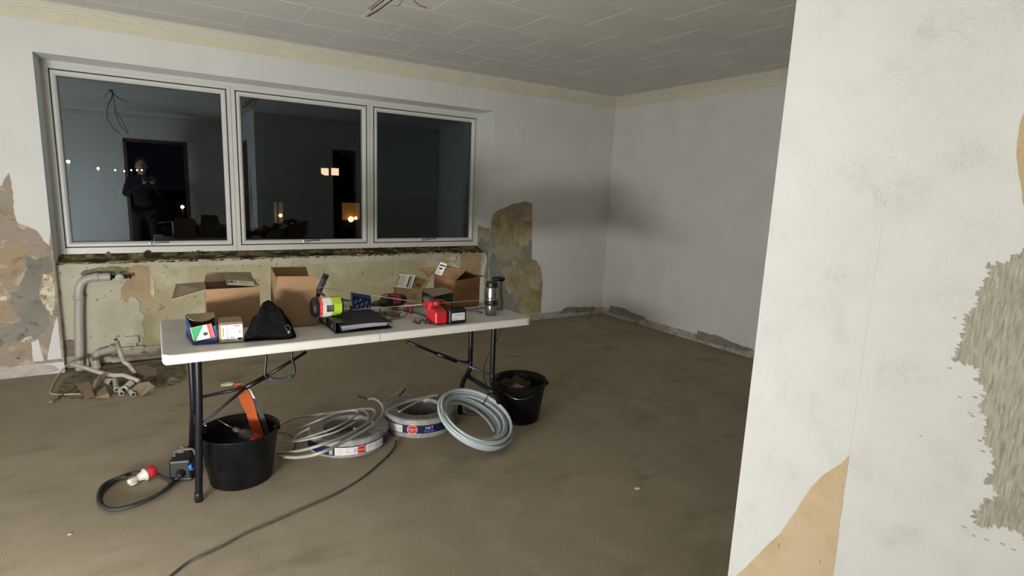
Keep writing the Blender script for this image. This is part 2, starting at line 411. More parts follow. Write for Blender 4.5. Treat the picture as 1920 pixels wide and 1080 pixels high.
# left: stripped area beside the niche
L0 = wpx([(4, 348), (11, 331), (17, 324), (20, 338), (24, 360), (27, 400), (33, 419), (47, 422), (58, 427), (68, 433), (76, 441), (82, 451), (92, 461)])
L0 = L0+[V(lx, D, 1.03), V(lx, D, .082), V(-1.35, D, .082), V(-1.35, D, 1.3)]
for p in L0: p.x = min(p.x, lx)
patch(bm, rag(L0, .006, .02, 1), ny, .001, 2)
g = wpx([(54, 479), (64, 487), (78, 484), (92, 480), (99, 492), (100, 511), (84, 512), (76, 530), (72, 552), (80, 570), (90, 585), (92, 600), (86, 618), (75, 628), (66, 634), (45, 638), (22, 641), (0, 650), (-40, 660), (-40, 618), (0, 612), (40, 603), (39, 597), (25, 583), (16, 570), (22, 552), (33, 545), (42, 524), (50, 505), (48, 488)])
patch(bm, rag(g, .009, .014, 2), ny, .0016, 3)
g = wpx([(80, 514), (96, 516), (103, 540), (104, 562), (97, 592), (90, 580), (80, 566), (75, 552), (80, 534)])
patch(bm, rag(g, .01, .012, 3), ny, .0021, 4)
patch(bm, rag(wpx([(-30, 551), (0, 553), (14, 556), (12, 563), (-30, 566)]), .005, .015, 5), ny, .0021, 4)
patch(bm, rag(wpx([(50, 632), (60, 630), (62, 638), (52, 644), (38, 640)]), .004, .012, 4), ny, .0021, 4)
for k, l in enumerate(([(59, 642), (72, 636), (82, 676), (62, 678)], [(107, 592), (116, 672), (88, 675), (97, 628)])):
    P = wpx(l)
    for p in P: p.x = min(p.x, lx-.001)
    patch(bm, rag(P, .003, .02, 6+k), ny, .0021, 0)
# right: stripped area from the reveal down to the floor
R0 = wpx([(925, 402), (931, 396), (945, 390), (960, 383), (974, 380), (985, 377), (998, 382), (998, 384), (997, 486), (1006, 489), (1014, 503), (1018, 528), (1016, 553), (1014, 580)])
R0 = [V(WX1+.001, D, 1.12)]+R0+[V(R0[-1].x, D, .08), V(WX1+.001, D, .08)]
for p in R0: p.x = max(p.x, WX1+.001)
patch(bm, rag(R0, .005, .02, 11), ny, .001, 1)
g = wpx([(915, 470), (930, 478), (934, 500), (943, 515), (948, 540), (960, 560), (972, 572), (975, 588)])+[V(3.42, D, .085), V(WX1+.002, D, .085), V(WX1+.002, D, .9)]
for p in g: p.x = max(p.x, WX1+.002)
patch(bm, rag(g, .014, .015, 12), ny, .0016, 3)
patch(bm, rag(wpx([(996, 540), (1012, 545), (1015, 553), (1013, 582), (990, 584), (992, 560)]), .004, .015, 13), ny, .0021, 5)
patch(bm, rag(wpx([(980, 384), (996, 385), (996, 420), (988, 435), (981, 420)]), .005, .015, 14), ny, .0021, 5)
# bare strips where the skirting boards were
bz = .078
patch(bm, rag([V(XL, D, .001), V(-.72, D, .001), V(WX0-.03, D, .02), V(WX0-.06, D, .06), V(-.74, D, bz), V(-1.2, D, bz+.002), V(XL, D, bz)], .003, .03, 15), ny, .0026, 7)
patch(bm, rag([V(WX1+.01, D, .001), V(RW, D, .001), V(RW, D, bz), V(4.1, D, bz), V(3.5, D, bz-.003), V(WX1+.01, D, bz)], .003, .03, 16), ny, .0026, 6)
patch(bm, rag([V(3.95, D, .05), V(4.05, D, .12), V(4.25, D, .105), V(4.5, D, .09), V(4.5, D, .03)], .012, .02, 17), ny, .0032, 3)
# reveal on the right: wallpaper torn off below the window foot
rx = WX1
g = [V(rx, D+0.005, .0), V(rx, D+0.005, 1.06), V(rx, D+0.125, 1.045), V(rx, D+0.275, 1.07), V(rx, D+0.275, 0)]
patch(bm, rag(g, .004, .02, 18), (-1, 0, 0), .001, 1)
g = [V(rx, D+0.010, .45), V(rx, D+0.010, .93), V(rx, D+0.100, .90), V(rx, D+0.200, .95), V(rx, D+0.250, .80), V(rx, D+0.150, .6)]
patch(bm, rag(g, .008, .014, 19), (-1, 0, 0), .0016, 3)
g = [V(rx, D+0.150, .35), V(rx, D+0.050, .72), V(rx, D+0.112, .80), V(rx, D+0.225, .6), V(rx, D+0.250, .35)]
patch(bm, rag(g, .006, .014, 20), (-1, 0, 0), .0021, 0)
struct('wall_back', bm, WM)

# parapet below the window, set back in the niche
PYF = 5.155
bm = bmesh.new()
nx, nz = 90, 16
grid = []
for i in range(nx+1):
    x = WX0+(WX1-WX0)*i/nx; col = []
    top = .795+.008*noise.noise(V(x*7, 0, 0))+.005*noise.noise(V(x*23, 3, 0))
    for j in range(nz+1):
        z = top*j/nz; y = PYF+.004*noise.noise(V(x*3, 0, z*3))+(.003*noise.noise(V(x*20, 0, z*20)) if j < nz else 0)
        col.append(bm.verts.new((x, y, z)))
    col.append(bm.verts.new((x, D+.42, top-.002))); grid.append(col)
for i in range(nx):
    for j in range(nz+1):
        f = bm.faces.new((grid[i][j], grid[i+1][j], grid[i+1][j+1], grid[i][j+1])); f.smooth = j < nz-1
M_tan2 = mat_layers('old_kraft_patch', '#ad977a', [('#a38c6e', 8, .5, .1, one), ('#8d7a5e', 42, .70, .03, one)], .9, .35, 50)
PM = [M_para, M_paraL, M_soot, M_tan2, M_cream, M_cement, M_white, M_yell]
def ppx(l): return [PY(x, y, PYF-.004) for x, y in l]
g = ppx([(106, 500), (160, 498), (200, 500), (240, 498), (246, 540), (262, 575), (272, 620), (262, 660), (120, 690)]); g[0].x = WX0+.002; g[-1].x = WX0+.002; g[-1].z = .02; g[-2].z = .06
patch(bm, rag(g, .02, .03, 31), ny, .0014, 1)
g = ppx([(150, 512), (162, 505), (185, 501), (215, 499), (244, 501), (246, 508), (215, 512), (175, 512), (158, 519)])
patch(bm, rag(g, .010, .012, 32), ny, .0022, 2)
g = ppx([(244, 500), (258, 496), (280, 498), (279, 520), (282, 545), (285, 558), (272, 560), (262, 556), (250, 558), (243, 556), (240, 568), (232, 566), (225, 555), (228, 540), (238, 524)])
patch(bm, rag(g, .006, .014, 33), ny, .0026, 3)
g = ppx([(281, 520), (288, 519), (291, 545), (287, 560), (282, 552)]); patch(bm, rag(g, .004, .012, 34), ny, .003, 4)
g = ppx([(838, 482), (860, 476), (868, 478), (864, 500), (858, 515), (846, 520), (842, 500)]); patch(bm, rag(g, .008, .014, 35), ny, .0026, 4)
g = ppx([(862, 476), (902, 478), (898, 505), (890, 530), (885, 560), (868, 560), (864, 520)]); patch(bm, rag(g, .006, .014, 36), ny, .003, 3)
g = ppx([(905, 486), (914, 505), (912, 540), (914, 575), (898, 575), (900, 530)])
for p in g: p.x = min(p.x, WX1-.003)
patch(bm, rag(g, .004, .014, 37), ny, .0034, 6)
g = ppx([(154, 545), (160, 540), (163, 552), (158, 560), (153, 556)]); patch(bm, rag(g, .004, .008, 38), ny, .0026, 7)
g = [V(WX0+.002, PYF-.004, .70), V(.35, PYF-.004, .745), V(1.2, PYF-.004, .72), V(2.5, PYF-.004, .74), V(2.5, PYF-.004, .785), V(WX0+.002, PYF-.004, .785)]
patch(bm, rag(g, .012, .03, 39), ny, .0012, 1)
struct('wall_niche', bm, PM)
# crumbled mortar ledge between parapet and window
bm = bmesh.new(); nx = 240; cols = []
for i in range(nx+1):
    x = WX0+.004+(WX1-WX0-.008)*i/nx
    a = noise.noise(V(x*9, 1, 0)); b = noise.noise(V(x*31, 5, 0)); c = noise.noise(V(x*70, 2, 3))
    zt = .836+.010*a+.012*b+.008*c+(.030*max(0, noise.noise(V(x*11, 9, 2))) if x < .4 else 0)
    yt = 5.152+.010*b+.006*c
    cols.append([bm.verts.new((x, yt, .782)), bm.verts.new((x, yt+.004, .794+.004*c)), bm.verts.new((x, 5.215+.02*c, .800+.006*b)), bm.verts.new((x, 5.275+.02*b, .812+.010*c)), bm.verts.new((x, 5.332, zt)), bm.verts.new((x, 5.37, .80))])
for i in range(nx):
    for j in range(6):
        f = bm.faces.new((cols[i][j], cols[i+1][j], cols[i+1][(j+1) % 6], cols[i][(j+1) % 6]))
bm.faces.new(cols[0]); bm.faces.new(cols[-1][::-1])
struct('trim_6', bm, M_rag)
# painted plinth at the foot of the niche
bm = bmesh.new(); box(bm, (WX0+.003, 5.118, 0), (WX1-.003, PYF+.01, .012), mi=1)
box(bm, (-.33, 5.128, .012), (WX1-.003, PYF+.01, .115), bev=.003); box(bm, (WX0+.003, 5.122, .0), (-.47, PYF+.01, .10), bev=.004)
struct('trim_7', bm, [M_skirt, mat('old_red_brown_paint', '#4a3028', .8, var=.2)])

# right wall
bm = bmesh.new(); box(bm, (RW, YN, 0), (RW+.2, D, ZC))
nxv = (-1, 0, 0)
patch(bm, rag([V(RW, YN, .001), V(RW, D, .001), V(RW, D, bz+.002), V(RW, 4.4, bz), V(RW, 3.4, bz+.004), V(RW, YN, bz+.003)], .003, .03, 41), nxv, .0026, 6)
patch(bm, rag([V(RW, YN, .030), V(RW, D, .026), V(RW, D, .030), V(RW, 3.5, .036), V(RW, YN, .035)], .003, .02, 42), nxv, .0030, 2)
for k, (ya, yb, zt) in enumerate(((4.93, 4.30, .125), (3.62, 2.95, .115))):
    g = [V(RW, ya, .03), V(RW, ya-.02, zt), V(RW, (ya+yb)/2+.05, zt+.01), V(RW, (ya+yb)/2-.1, zt-.015), V(RW, yb, zt-.03), V(RW, yb+.12, .045)]
    patch(bm, rag(g, .012, .02, 43+k), nxv, .0036, 3)
struct('wall_right', bm, WM)

# near partition (its face fills the right of the view) with a doorway behind the viewer
bm = bmesh.new()
DA, DB, DH = -.85, .02, 2.05
box(bm, (XN, DB, 0), (XN+.13, YN, ZC)); box(bm, (XN, YB, 0), (XN+.13, DA, ZC)); box(bm, (XN, DA, DH), (XN+.13, DB, ZC))
def npx(l): return [PX(x, y, XN) for x, y in l]
# paper seam
for a, b in (((1660, 380), (1592, 855)),):
    P = npx([a, b]); Q = smooth_path([P[0], (P[0]+P[1])/2+V(0, .001, 0), P[1]], 10); tube(bm, [q+V(.0002, 0, 0) for q in Q], .0009, 6, mi=0)
g = npx([(1592, 855), (1578, 868), (1560, 880), (1540, 893), (1514, 922), (1500, 945), (1478, 978), (1463, 1000), (1445, 1016), (1425, 1036), (1402, 1060), (1380, 1080)])
g = g+[V(XN, g[-1].y-.002, .25), V(XN, .8, .2), V(XN, .618, .16)]+npx([(1562, 1080)])
patch(bm, rag(g, .0016, .008, 51), nxv, .0008, 1)
g = [V(XN, .25, 1.60)]+npx([(1921, 206), (1914, 232), (1908, 262), (1906, 285), (1909, 320), (1915, 350), (1918, 380), (1924, 410)])+[V(XN, .25, 1.38)]
patch(bm, rag(g, .0016, .006, 52), nxv, .0008, 1)
jag = [(1924, 470), (1908, 476), (1890, 488), (1868, 496), (1848, 498), (1852, 512), (1838, 540), (1830, 560), (1822, 585), (1808, 610), (1800, 640), (1786, 676), (1806, 684), (1838, 690), (1832, 712), (1846, 735), (1838, 760), (1850, 790), (1846, 820), (1858, 850), (1866, 880), (1850, 905), (1870, 925), (1845, 940), (1822, 965), (1828, 985), (1856, 985), (1890, 990), (1914, 1000), (1930, 1030)]
g = npx(jag)+[V(XN, .20, .80), V(XN, .20, 1.36)]
patch(bm, rag(g, .010, .0016, 53, 5), nxv, .0008, 2)
random.seed(3)
for (x, y) in [(1790, 596), (1812, 590), (1818, 774), (1823, 780), (1800, 745), (1830, 745), (1808, 988), (1826, 1004), (1850, 1012), (1880, 1020), (1900, 1030), (1726, 817), (1782, 690), (1838, 826), (1842, 846)]:
    c = PX(x, y, XN); r0 = .0035 if y != 817 else .002
    g = [c+V(0, r0*random.uniform(.6, 1.8)*math.cos(a), r0*.45*random.uniform(.6, 1.5)*math.sin(a)) for a in (k*PI/4 for k in range(8))]
    patch(bm, g, nxv, .0009, 2)
struct('wall_near', bm, [M_near, M_tan, M_sand])
bm = bmesh.new()
for ya, yb in ((DA-.06, DA), (DB, DB+.06)): box(bm, (XN-.012, ya, 0), (XN+.14, yb, DH+.06), bev=.003)
box(bm, (XN-.012, DA, DH), (XN+.14, DB, DH+.06), bev=.003); box(bm, (XN+.03, DA, 0), (XN+.07, DB, DH), mi=0)
for z0, z1 in ((.2, .95), (1.05, 1.9)): box(bm, (XN+.02, DA+.12, z0), (XN+.035, DB-.12, z1), bev=.006)
struct('door_1', bm, M_wood)
# wall facing the window behind the partition, with a dark narrow opening
bm = bmesh.new()
box(bm, (XN+.13, YN-.13, 0), (2.64, YN, ZC)); box(bm, (3.06, YN-.13, 0), (RW+.2, YN, ZC)); box(bm, (2.64, YN-.13, 2.02), (3.06, YN, ZC))
struct('wall_inner', bm, M_white)
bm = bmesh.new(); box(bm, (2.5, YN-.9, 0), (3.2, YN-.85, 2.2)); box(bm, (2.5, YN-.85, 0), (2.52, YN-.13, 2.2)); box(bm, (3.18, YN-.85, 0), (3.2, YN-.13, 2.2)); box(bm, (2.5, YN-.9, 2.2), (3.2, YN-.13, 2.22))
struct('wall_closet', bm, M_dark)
bm = bmesh.new(); box(bm, (XL-.2, YB-.15, 0), (XL, D, ZC)); struct('wall_left', bm, M_white)
bm = bmesh.new()
box(bm, (XL, YB-.15, 0), (-.35, YB, ZC)); box(bm, (.60, YB-.15, 0), (XN+.13, YB, ZC)); box(bm, (-.35, YB-.15, 2.05), (.60, YB, ZC))
struct('wall_front', bm, M_white)
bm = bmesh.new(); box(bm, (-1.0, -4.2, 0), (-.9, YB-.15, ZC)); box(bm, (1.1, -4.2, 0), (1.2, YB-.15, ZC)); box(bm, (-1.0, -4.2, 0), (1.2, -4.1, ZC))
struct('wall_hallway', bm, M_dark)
bm = bmesh.new()
for a, b in ((-.36, -.31), (.56, .61)): box(bm, (a, YB-.16, 0), (b, YB+.015, 2.06), bev=.003)
box(bm, (-.36, YB-.16, 2.03), (.61, YB+.015, 2.08), bev=.003); struct('trim_8', bm, M_wood)

# ------------------------------------------------------------------ window: three sashes in one frame row
FX = [-.598, .607, 1.790, 2.962]; FZ0, FZ1 = .838, 2.212
for k in range(3):
    x0, x1 = FX[k], FX[k+1]
    w = bpy.data.objects.new('window_%d' % (k+1), None); C.objects.link(w); w.location = ((x0+x1)/2, GY, FZ0); w['kind'] = 'structure'
    fw = .034; fb = .052; g = .0008
    bm = bmesh.new()
    for lo, hi in (((x0+g, FZ0), (x0+fw, FZ1)), ((x1-fw, FZ0), (x1-g, FZ1))): box(bm, (lo[0], GY, lo[1]), (hi[0], GY+.09, hi[1]), bev=.003)
    box(bm, (x0+fw, GY, FZ1-fw), (x1-fw, GY+.09, FZ1), bev=.003); box(bm, (x0+fw, GY, FZ0), (x1-fw, GY+.09, FZ0+fb), bev=.003)
    obj('window_frame', bm, M_frame, w)
    bm = bmesh.new(); s0, s1, t0, t1 = x0+fw-.003, x1-fw+.003, FZ0+fb-.003, FZ1-fw+.003
    for lo, hi in (((s0, t0), (s0+.010, t1)), ((s1-.010, t0), (s1, t1)), ((s0, t0), (s1, t0+.010)), ((s0, t1-.010), (s1, t1))):
        box(bm, (lo[0], GY-.0008, lo[1]), (hi[0], GY+.02, hi[1]))
    obj('gasket', bm, M_gask, w)
    a0, a1, b0, b1 = s0+.0095, s1-.0095, t0+.0095, t1-.0095; q = .034
    bm = bmesh.new()
    # sash profile: flat face then chamfered glazing bead, built as nested rings
    ring = [(0, GY-.006), (.0, GY-.010), (.004, GY-.013), (.018, GY-.013), (.021, GY-.008), (.027, GY-.004), (q, GY+.014), (q, GY+.05), (0, GY+.05)]
    R_ = []
    for d_, y in ring:
        R_.append([bm.verts.new(p) for p in ((a0+d_, y, b0+d_), (a1-d_, y, b0+d_), (a1-d_, y, b1-d_), (a0+d_, y, b1-d_))])
    for i in range(len(R_)):
        A, B = R_[i], R_[(i+1) % len(R_)]
        for j in range(4): bm.faces.new((A[j], A[(j+1) % 4], B[(j+1) % 4], B[j]))
    obj('sash', bm, M_frame, w)
    bm = bmesh.new(); e = q-.001
    for lo, hi in (((a0+e, b0+e), (a0+e+.004, b1-e)), ((a1-e-.004, b0+e), (a1-e, b1-e)), ((a0+e, b0+e), (a1-e, b0+e+.004)), ((a0+e, b1-e-.004), (a1-e, b1-e))):
        box(bm, (lo[0], GY+.0135, lo[1]), (hi[0], GY+.018, hi[1]))
    obj('glazing_seal', bm, M_gask, w)
    bm = bmesh.new(); box(bm, (a0+q-.002, GY+.016, b0+q-.002), (a1-q+.002, GY+.038, b1-q+.002)); obj('pane', bm, M_glass, w)
    # lever handle on the bottom rail
    hx = (x0+x1)/2+.01; hz = b0+.018
    bm = bmesh.new(); box(bm, (hx-.055, GY-.020, hz-.010), (hx-.01, GY-.012, hz+.010), bev=.003)
    lathe(bm, [(.008, 0), (.008, .022), (.006, .026), (0, .026)], (hx-.03, GY-.014, hz), 12, axis=(0, -1, 0))
    tube(bm, smooth_path([(hx-.032, GY-.040, hz), (hx-.01, GY-.044, hz+.004), (hx+.02, GY-.044, hz+.010), (hx+.06, GY-.040, hz+.012), (hx+.09, GY-.036, hz+.011)], 5), .0055, 8)
    obj('handle', bm, M_chrome, w)

# ------------------------------------------------------------------ outside at night
bm = bmesh.new(); box(bm, (-60, D+.6, -3.3), (120, 220, -3.0)); o = struct('ground_outside', bm, mat('night_lawn', '#20231c', .95, var=.2, scale=.4))
M_lampw = mat('street_lamp_glow', '#fff4e0', emit=60, var=0); M_winl = mat('lit_window_glow', '#ffdcb0', emit=1.1, var=0)
M_winw = mat('porch_lamp_glow', '#ffe0a8', emit=14, var=0); M_wind = mat('dim_window_glow', '#a88f6c', emit=.10, var=0)
M_house = mat('house_wall_dark', '#1d1c1b', .9, var=.2, scale=1)
M_post = mat('lamp_post', '#0e0e0f', .6, var=.1)
for i, (x, y, dist, rr) in enumerate([(128, 303, 62, .17), (184, 316, 75, .14), (216, 319, 88, .11), (233, 321, 98, .11), (246, 319, 108, .12), (257, 319, 116, .12), (266, 319, 124, .12)]):
    p = PY(x, y, dist)
    t = thing('street_lamp', ['street lamp nearest the left edge of the left pane, brightest of the row', 'second street lamp from the left in the night outside', 'third street lamp from the left in the night outside', 'fourth street lamp from the left, the lowest and dimmest', 'fifth street lamp from the left, beyond the reflected shoulder', 'sixth street lamp from the left, in the close set three', 'last street lamp on the right of the distant row'][i], 'street lamp', (p.x, p.y, -3.0), 'street lamps outside')
    bm = bmesh.new(); tube(bm, [(p.x, p.y, -3), (p.x, p.y, p.z-.1)], .03, 6); obj('post', bm, M_post, t)
    bm = bmesh.new(); blob(bm, p, (rr*.75, rr*.75, rr*.75), 2, 0); obj('lantern', bm, M_lampw, t)
def far_house(label, px0, py0, px1, py1, dist, lits, depth, m_lit, wallz=-3):
    a = PY(px0, py0, dist); b = PY(px1, py1, dist)
    t = thing('house', label, 'house', ((a.x+b.x)/2, dist, -3))
    bm = bmesh.new(); box(bm, (a.x, dist, -3), (b.x, dist+depth, a.z)); obj('wall', bm, M_house, t)
    bm = bmesh.new(); mx = (a.x+b.x)/2; e = .5
    P = [(a.x-e, dist-e, a.z), (b.x+e, dist-e, a.z), (mx, dist-e, a.z+(b.x-a.x)*.3)]; Q = [(x, dist+depth+e, z) for x, y, z in P]
    va = [bm.verts.new(p) for p in P]; vb = [bm.verts.new(p) for p in Q]; bm.faces.new(va); bm.faces.new(vb[::-1])
    for i in range(3): bm.faces.new((va[i], vb[i], vb[(i+1) % 3], va[(i+1) % 3]))
    obj('roof', bm, M_post, t)
    for l in lits:
        p = PY(l[0], l[1], dist); q_ = PY(l[2], l[3], dist); bm = bmesh.new(); box(bm, (p.x, dist-.05, q_.z), (q_.x, dist+.02, p.z)); obj('window', bm, m_lit if len(l) < 5 else l[4], t)
    return t
h = far_house('dark house outside with two warm lit windows', 560, 302, 662, 370, 60, [(602, 315, 616, 329), (621, 315, 635, 329)], 8, M_winl)
p = PY(616, 298, 60); bm = bmesh.new(); blob(bm, (p.x, 59.7, p.z), (.1, .1, .1), 2, 0); obj('porch_lamp', bm, M_winw, h)
h = far_house('low dark house outside with dim windows and a glowing lamp at its right', 500, 368, 672, 430, 42, [(513, 379, 520, 417, M_wind), (522, 379, 531, 417, M_wind), (641, 380, 674, 412, mat('warm_glow_window', '#b87e3c', emit=.16, var=0))], 7, M_wind)
for x, y, r_ in ((658, 411, .22), (667, 409, .13), (526, 404, .13)):
    p = PY(x, y, 41.6); bm = bmesh.new(); blob(bm, (p.x, 41.6, p.z), (r_, r_*.4, r_), 2, 0); obj('garden_lamp', bm, mat('garden_lamp_glow', '#ffd69a', emit=2.2, var=0), h)
p = PY(342, 388, 45); t = thing('garden_light', 'single warm garden light low outside, beside the reflected door edge', 'lamp', (p.x, p.y, -3))
bm = bmesh.new(); tube(bm, [(p.x, p.y, -3), (p.x, p.y, p.z)], .05, 6); obj('post', bm, M_post, t)
bm = bmesh.new(); blob(bm, p, (.11, .11, .11), 2, 0); obj('bulb', bm, mat('garden_bulb_glow', '#ffca80', emit=25, var=0), t)

# ------------------------------------------------------------------ folding table
TL = 1.81
def tpos(a, b, z=0):
    """point on the slightly sagging table top: a along its length, b from the front edge"""
    u = a/TL; v = b/.67
    FL, FR, BL, BR = V(-.002, 2.563, .738), V(1.806, 2.545, .738), V(.0, 3.232, .740), V(1.800, 3.085, .728)
    return FL*(1-u)*(1-v)+FR*u*(1-v)+BL*(1-u)*v+BR*u*v+V(0, 0, z)
ZT = .7405
T = thing('folding_table', 'white plastic folding table with black folding legs, standing in front of the window', 'table', (.9, 2.87, 0))
def slab(a0, a1, round_left, round_right):
    r = .045; bm = bmesh.new(); O = []
    def arc(cx, cy, t0):
        return [(cx+r*math.cos(t0+k*PI/12), cy+r*math.sin(t0+k*PI/12)) for k in range(7)]
    O += arc(a0+r, r, PI) if round_left else [(a0, 0)]
    O += arc(a1-r, r, 1.5*PI) if round_right else [(a1, 0)]
    O += arc(a1-r, .67-r, 0) if round_right else [(a1, .67)]
    O += arc(a0+r, .67-r, .5*PI) if round_left else [(a0, .67)]
    cx = sum(p[0] for p in O)/len(O); cy = .335; rings = []
    for ins, z in ((.010, 0), (.004, -.0015), (.0, -.006), (0, -.036), (.004, -.042), (.012, -.044)):
        rings.append([bm.verts.new(tpos(min(max(p[0], a0+(ins if round_left else .0)), a1-(ins if round_right else 0)), min(max(p[1], ins), .67-ins), z)) for p in O])
    k = len(O)
    for i in range(len(rings)-1):
        for j in range(k): f = bm.faces.new((rings[i][j], rings[i][(j+1) % k], rings[i+1][(j+1) % k], rings[i+1][j]))
    bm.faces.new(rings[0][::-1]); bm.faces.new(rings[-1])
    return bm
obj('tabletop', slab(0, .9035, True, False), M_plast, T); obj('tabletop', slab(.9065, TL, False, True), M_plast, T)
bm = bmesh.new()       # steel rails under the two halves
bm.free()
for b in (.14, .54):
    bm = bmesh.new(); tube(bm, [tpos(.10, b, -.050), tpos(TL-.14, b, -.050)], .006, 8); obj('rail', bm, M_blackm, T)
legs = [([(.128, 2.655, .70), (.124, 2.665, .5), (.113, 2.685, .25), (.102, 2.702, .012)]),
        ([(.118, 3.03, .70), (.116, 3.03, .36), (.108, 3.08, .2), (.098, 3.16, .012)]),
        ([(1.640, 2.70, .70), (1.640, 2.70, .36), (1.655, 2.705, .29), (1.722, 2.72, .14), (1.770, 2.735, .012)]),
        ([(1.640, 2.975, .70), (1.640, 2.975, .36), (1.637, 2.99, .30), (1.625, 3.045, .2), (1.620, 3.06, .012)])]
for L_ in legs:
    bm = bmesh.new(); tube(bm, smooth_path(L_, 6), .0155, 12); lg = obj('leg', bm, M_blackm, T)
    bm = bmesh.new(); e = Vector(L_[-1]); lathe(bm, [(0, 0), (.0175, 0), (.018, .04), (.0165, .044), (0, .044)], (e.x, e.y, 0), 14); obj('foot_cap', bm, M_blackp, lg)
for x, z in ((.118, .30), (1.640, .27)):
    y0, y1 = (2.69, 3.05) if x < 1 else (2.672, 2.995)
    bm = bmesh.new(); tube(bm, [(x, y0, z), (x, y1, z)], .0145 if x > 1 else .008, 10); obj('crossbar', bm, M_blackm, T)
# folding braces: one tube from the middle, then a V of two flat bars to the legs
for mid, piv, f_, r_, knee in ((PY(574, 660, 2.93), PY(497, 707, 2.90), V(.128, 2.672, .375), V(.122, 3.03, .375), PY(460, 727, 2.87)),
                               (PY(762, 640, 2.88), PY(822, 664, 2.86), V(1.630, 2.70, .37), V(1.632, 2.975, .37), PY(856, 677, 2.85))):
    bm = bmesh.new(); tube(bm, [mid, piv], .0085, 10); br = obj('brace', bm, M_blackm, T)
    bm = bmesh.new(); tube(bm, [piv+(mid-piv)*.05, knee], .0125, 10); obj('brace_sleeve', bm, M_blackm, br)
    for e, m_ in ((f_, M_greym), (r_, M_blackm)):
        bm = bmesh.new(); dd = (e-knee).normalized()
        tube(bm, [knee-dd*.01, e], .0078, 8); obj('brace_bar', bm, m_, br)
        bm = bmesh.new(); lathe(bm, [(0, 0), (.005, 0), (.005, .004), (0, .005)], e+V(-.001 if e.x > 1 else .0155, -.014, 0), 8, axis=(0, -1, 0)); obj('rivet', bm, M_chrome, br)
hp = [PY(x, y, 2.60) for x, y in ((499, 664), (498, 684), (497, 703), (505, 709), (520, 713), (535, 712), (547, 706), (552, 697), (550, 682), (547, 672), (548, 662))]
bm = bmesh.new(); tube(bm, smooth_path(hp, 5), .0065, 8); h = obj('carry_handle', bm, M_blackp, T)
bm = bmesh.new(); tube(bm, smooth_path(hp[3:7], 5), .0095, 10); obj('grip', bm, M_greym, h)

# ------------------------------------------------------------------ cartons on the table
def carton(T, P, z0, h, m, inner, th=.004, tops=None):
    """four walls and a bottom from a footprint P (4 points, counter clockwise from above), each wall its own height"""
    bm = bmesh.new(); P = [Vector((p[0], p[1], 0)) for p in P]; c = sum(P, Vector())/4
    tops = tops or [h]*4
    for i in range(4):
        a, b = P[i], P[(i+1) % 4]; ha, hb = tops[i], tops[(i+1) % 4]
        nrm = V((b-a).y, -(b-a).x, 0).normalized()
        pts = [a+V(0, 0, z0), b+V(0, 0, z0), b+V(0, 0, z0+hb), a+V(0, 0, z0+ha)]
        pts = [p-nrm*th/2 for p in pts]; panel(bm, pts, th, 0, 1)
    panel(bm, [p*.985+c*.015+V(0, 0, z0+.003) for p in P], .004, 1)
    return obj('body', bm, [m, inner], T)
def flap(T, pts, m, inner, label=None):
    bm = bmesh.new(); panel(bm, pts, .004, 0, 1); o = obj('flap', bm, [m, inner], T)
    if label: o['label'] = label
    return o
def sticker(name, T, org, ex, ey, w, h, marks, m=None, th=.0007, mats=None):
    """a label sheet with its print: marks = (x, y, w, h, material index) in fractions of the sheet"""
    org, ex, ey = Vector(org), Vector(ex).normalized(), Vector(ey).normalized(); nn = ex.cross(ey).normalized()
    bm = bmesh.new()
    def r(x, y, a, b, off, mi):
        c = [org+ex*x*w+ey*y*h+nn*off, org+ex*(x+a)*w+ey*y*h+nn*off, org+ex*(x+a)*w+ey*(y+b)*h+nn*off, org+ex*x*w+ey*(y+b)*h+nn*off]
        vs = [bm.verts.new(p) for p in c]; vb = [bm.verts.new(p-nn*off*.9) for p in c]
        f = bm.faces.new(vs); f.material_index = mi
        for i in range(4): f = bm.faces.new((vs[i], vb[i], vb[(i+1) % 4], vs[(i+1) % 4])); f.material_index = mi
    r(0, 0, 1, 1, th, 0)
    for q in marks: r(q[0], q[1], q[2], q[3], th+.0003, q[4])
    return obj(name, bm, mats or [M_paper, M_ink, M_inkg, M_redl, M_green, M_lblue, M_yel, M_lime], T)
def lines(x, y, w, n, dy, hh=.03, mi=2, seed=1):
    rn = random.Random(seed); return [(x, y-k*dy, w*rn.uniform(.5, 1), hh, mi) for k in range(n)]

# 1 open box on the left
T = thing('cardboard_box', 'open brown cardboard box, one flap bent out left, behind two small boxes', 'box', (.3, 3.05, ZT))
P = [(.190, 2.935), (.424, 2.935), (.430, 3.165), (.200, 3.165)]
carton(T, P, ZT, .194, M_card, M_cardi)
A, B = V(.190, 2.937, ZT+.192), V(.200, 3.163, ZT+.192)
flap(T, [A, PY(322, 562, 2.95), PY(330, 533, 3.13), B], M_cardg, M_cardg)
A, B = V(.200, 3.163, ZT+.190), V(.430, 3.163, ZT+.190)
flap(T, [A, B, PY(470, 510, 3.19), PY(387, 511, 3.19)], M_cardg, M_cardg)
A, B = V(.424, 2.94, ZT+.196), V(.430, 3.16, ZT+.200)
A2, B2 = PY(426, 533, 2.96), PY(420, 510, 3.16)
flap(T, [A, B, B2, A2], M_cardg, M_cardi, 'flap folded inwards with a white label strip')
ex = (A-A2).normalized(); ey = (B2-A2).normalized(); sticker('label', T, A2+ex*.012+ey*.006+V(0, 0, .0035), ex, ey, .108, .05, [(.03, .15, .12, .7, 1), (.2, .2, .1, .6, 2)]+lines(.4, .75, .5, 4, .18, .07))
bm = bmesh.new(); panel(bm, [V(.194, 2.937, ZT+.192), V(.42, 2.937, ZT+.192), V(.40, 2.955, ZT+.10), V(.21, 2.955, ZT+.10)], .004); obj('flap', bm, [M_cardi], T)
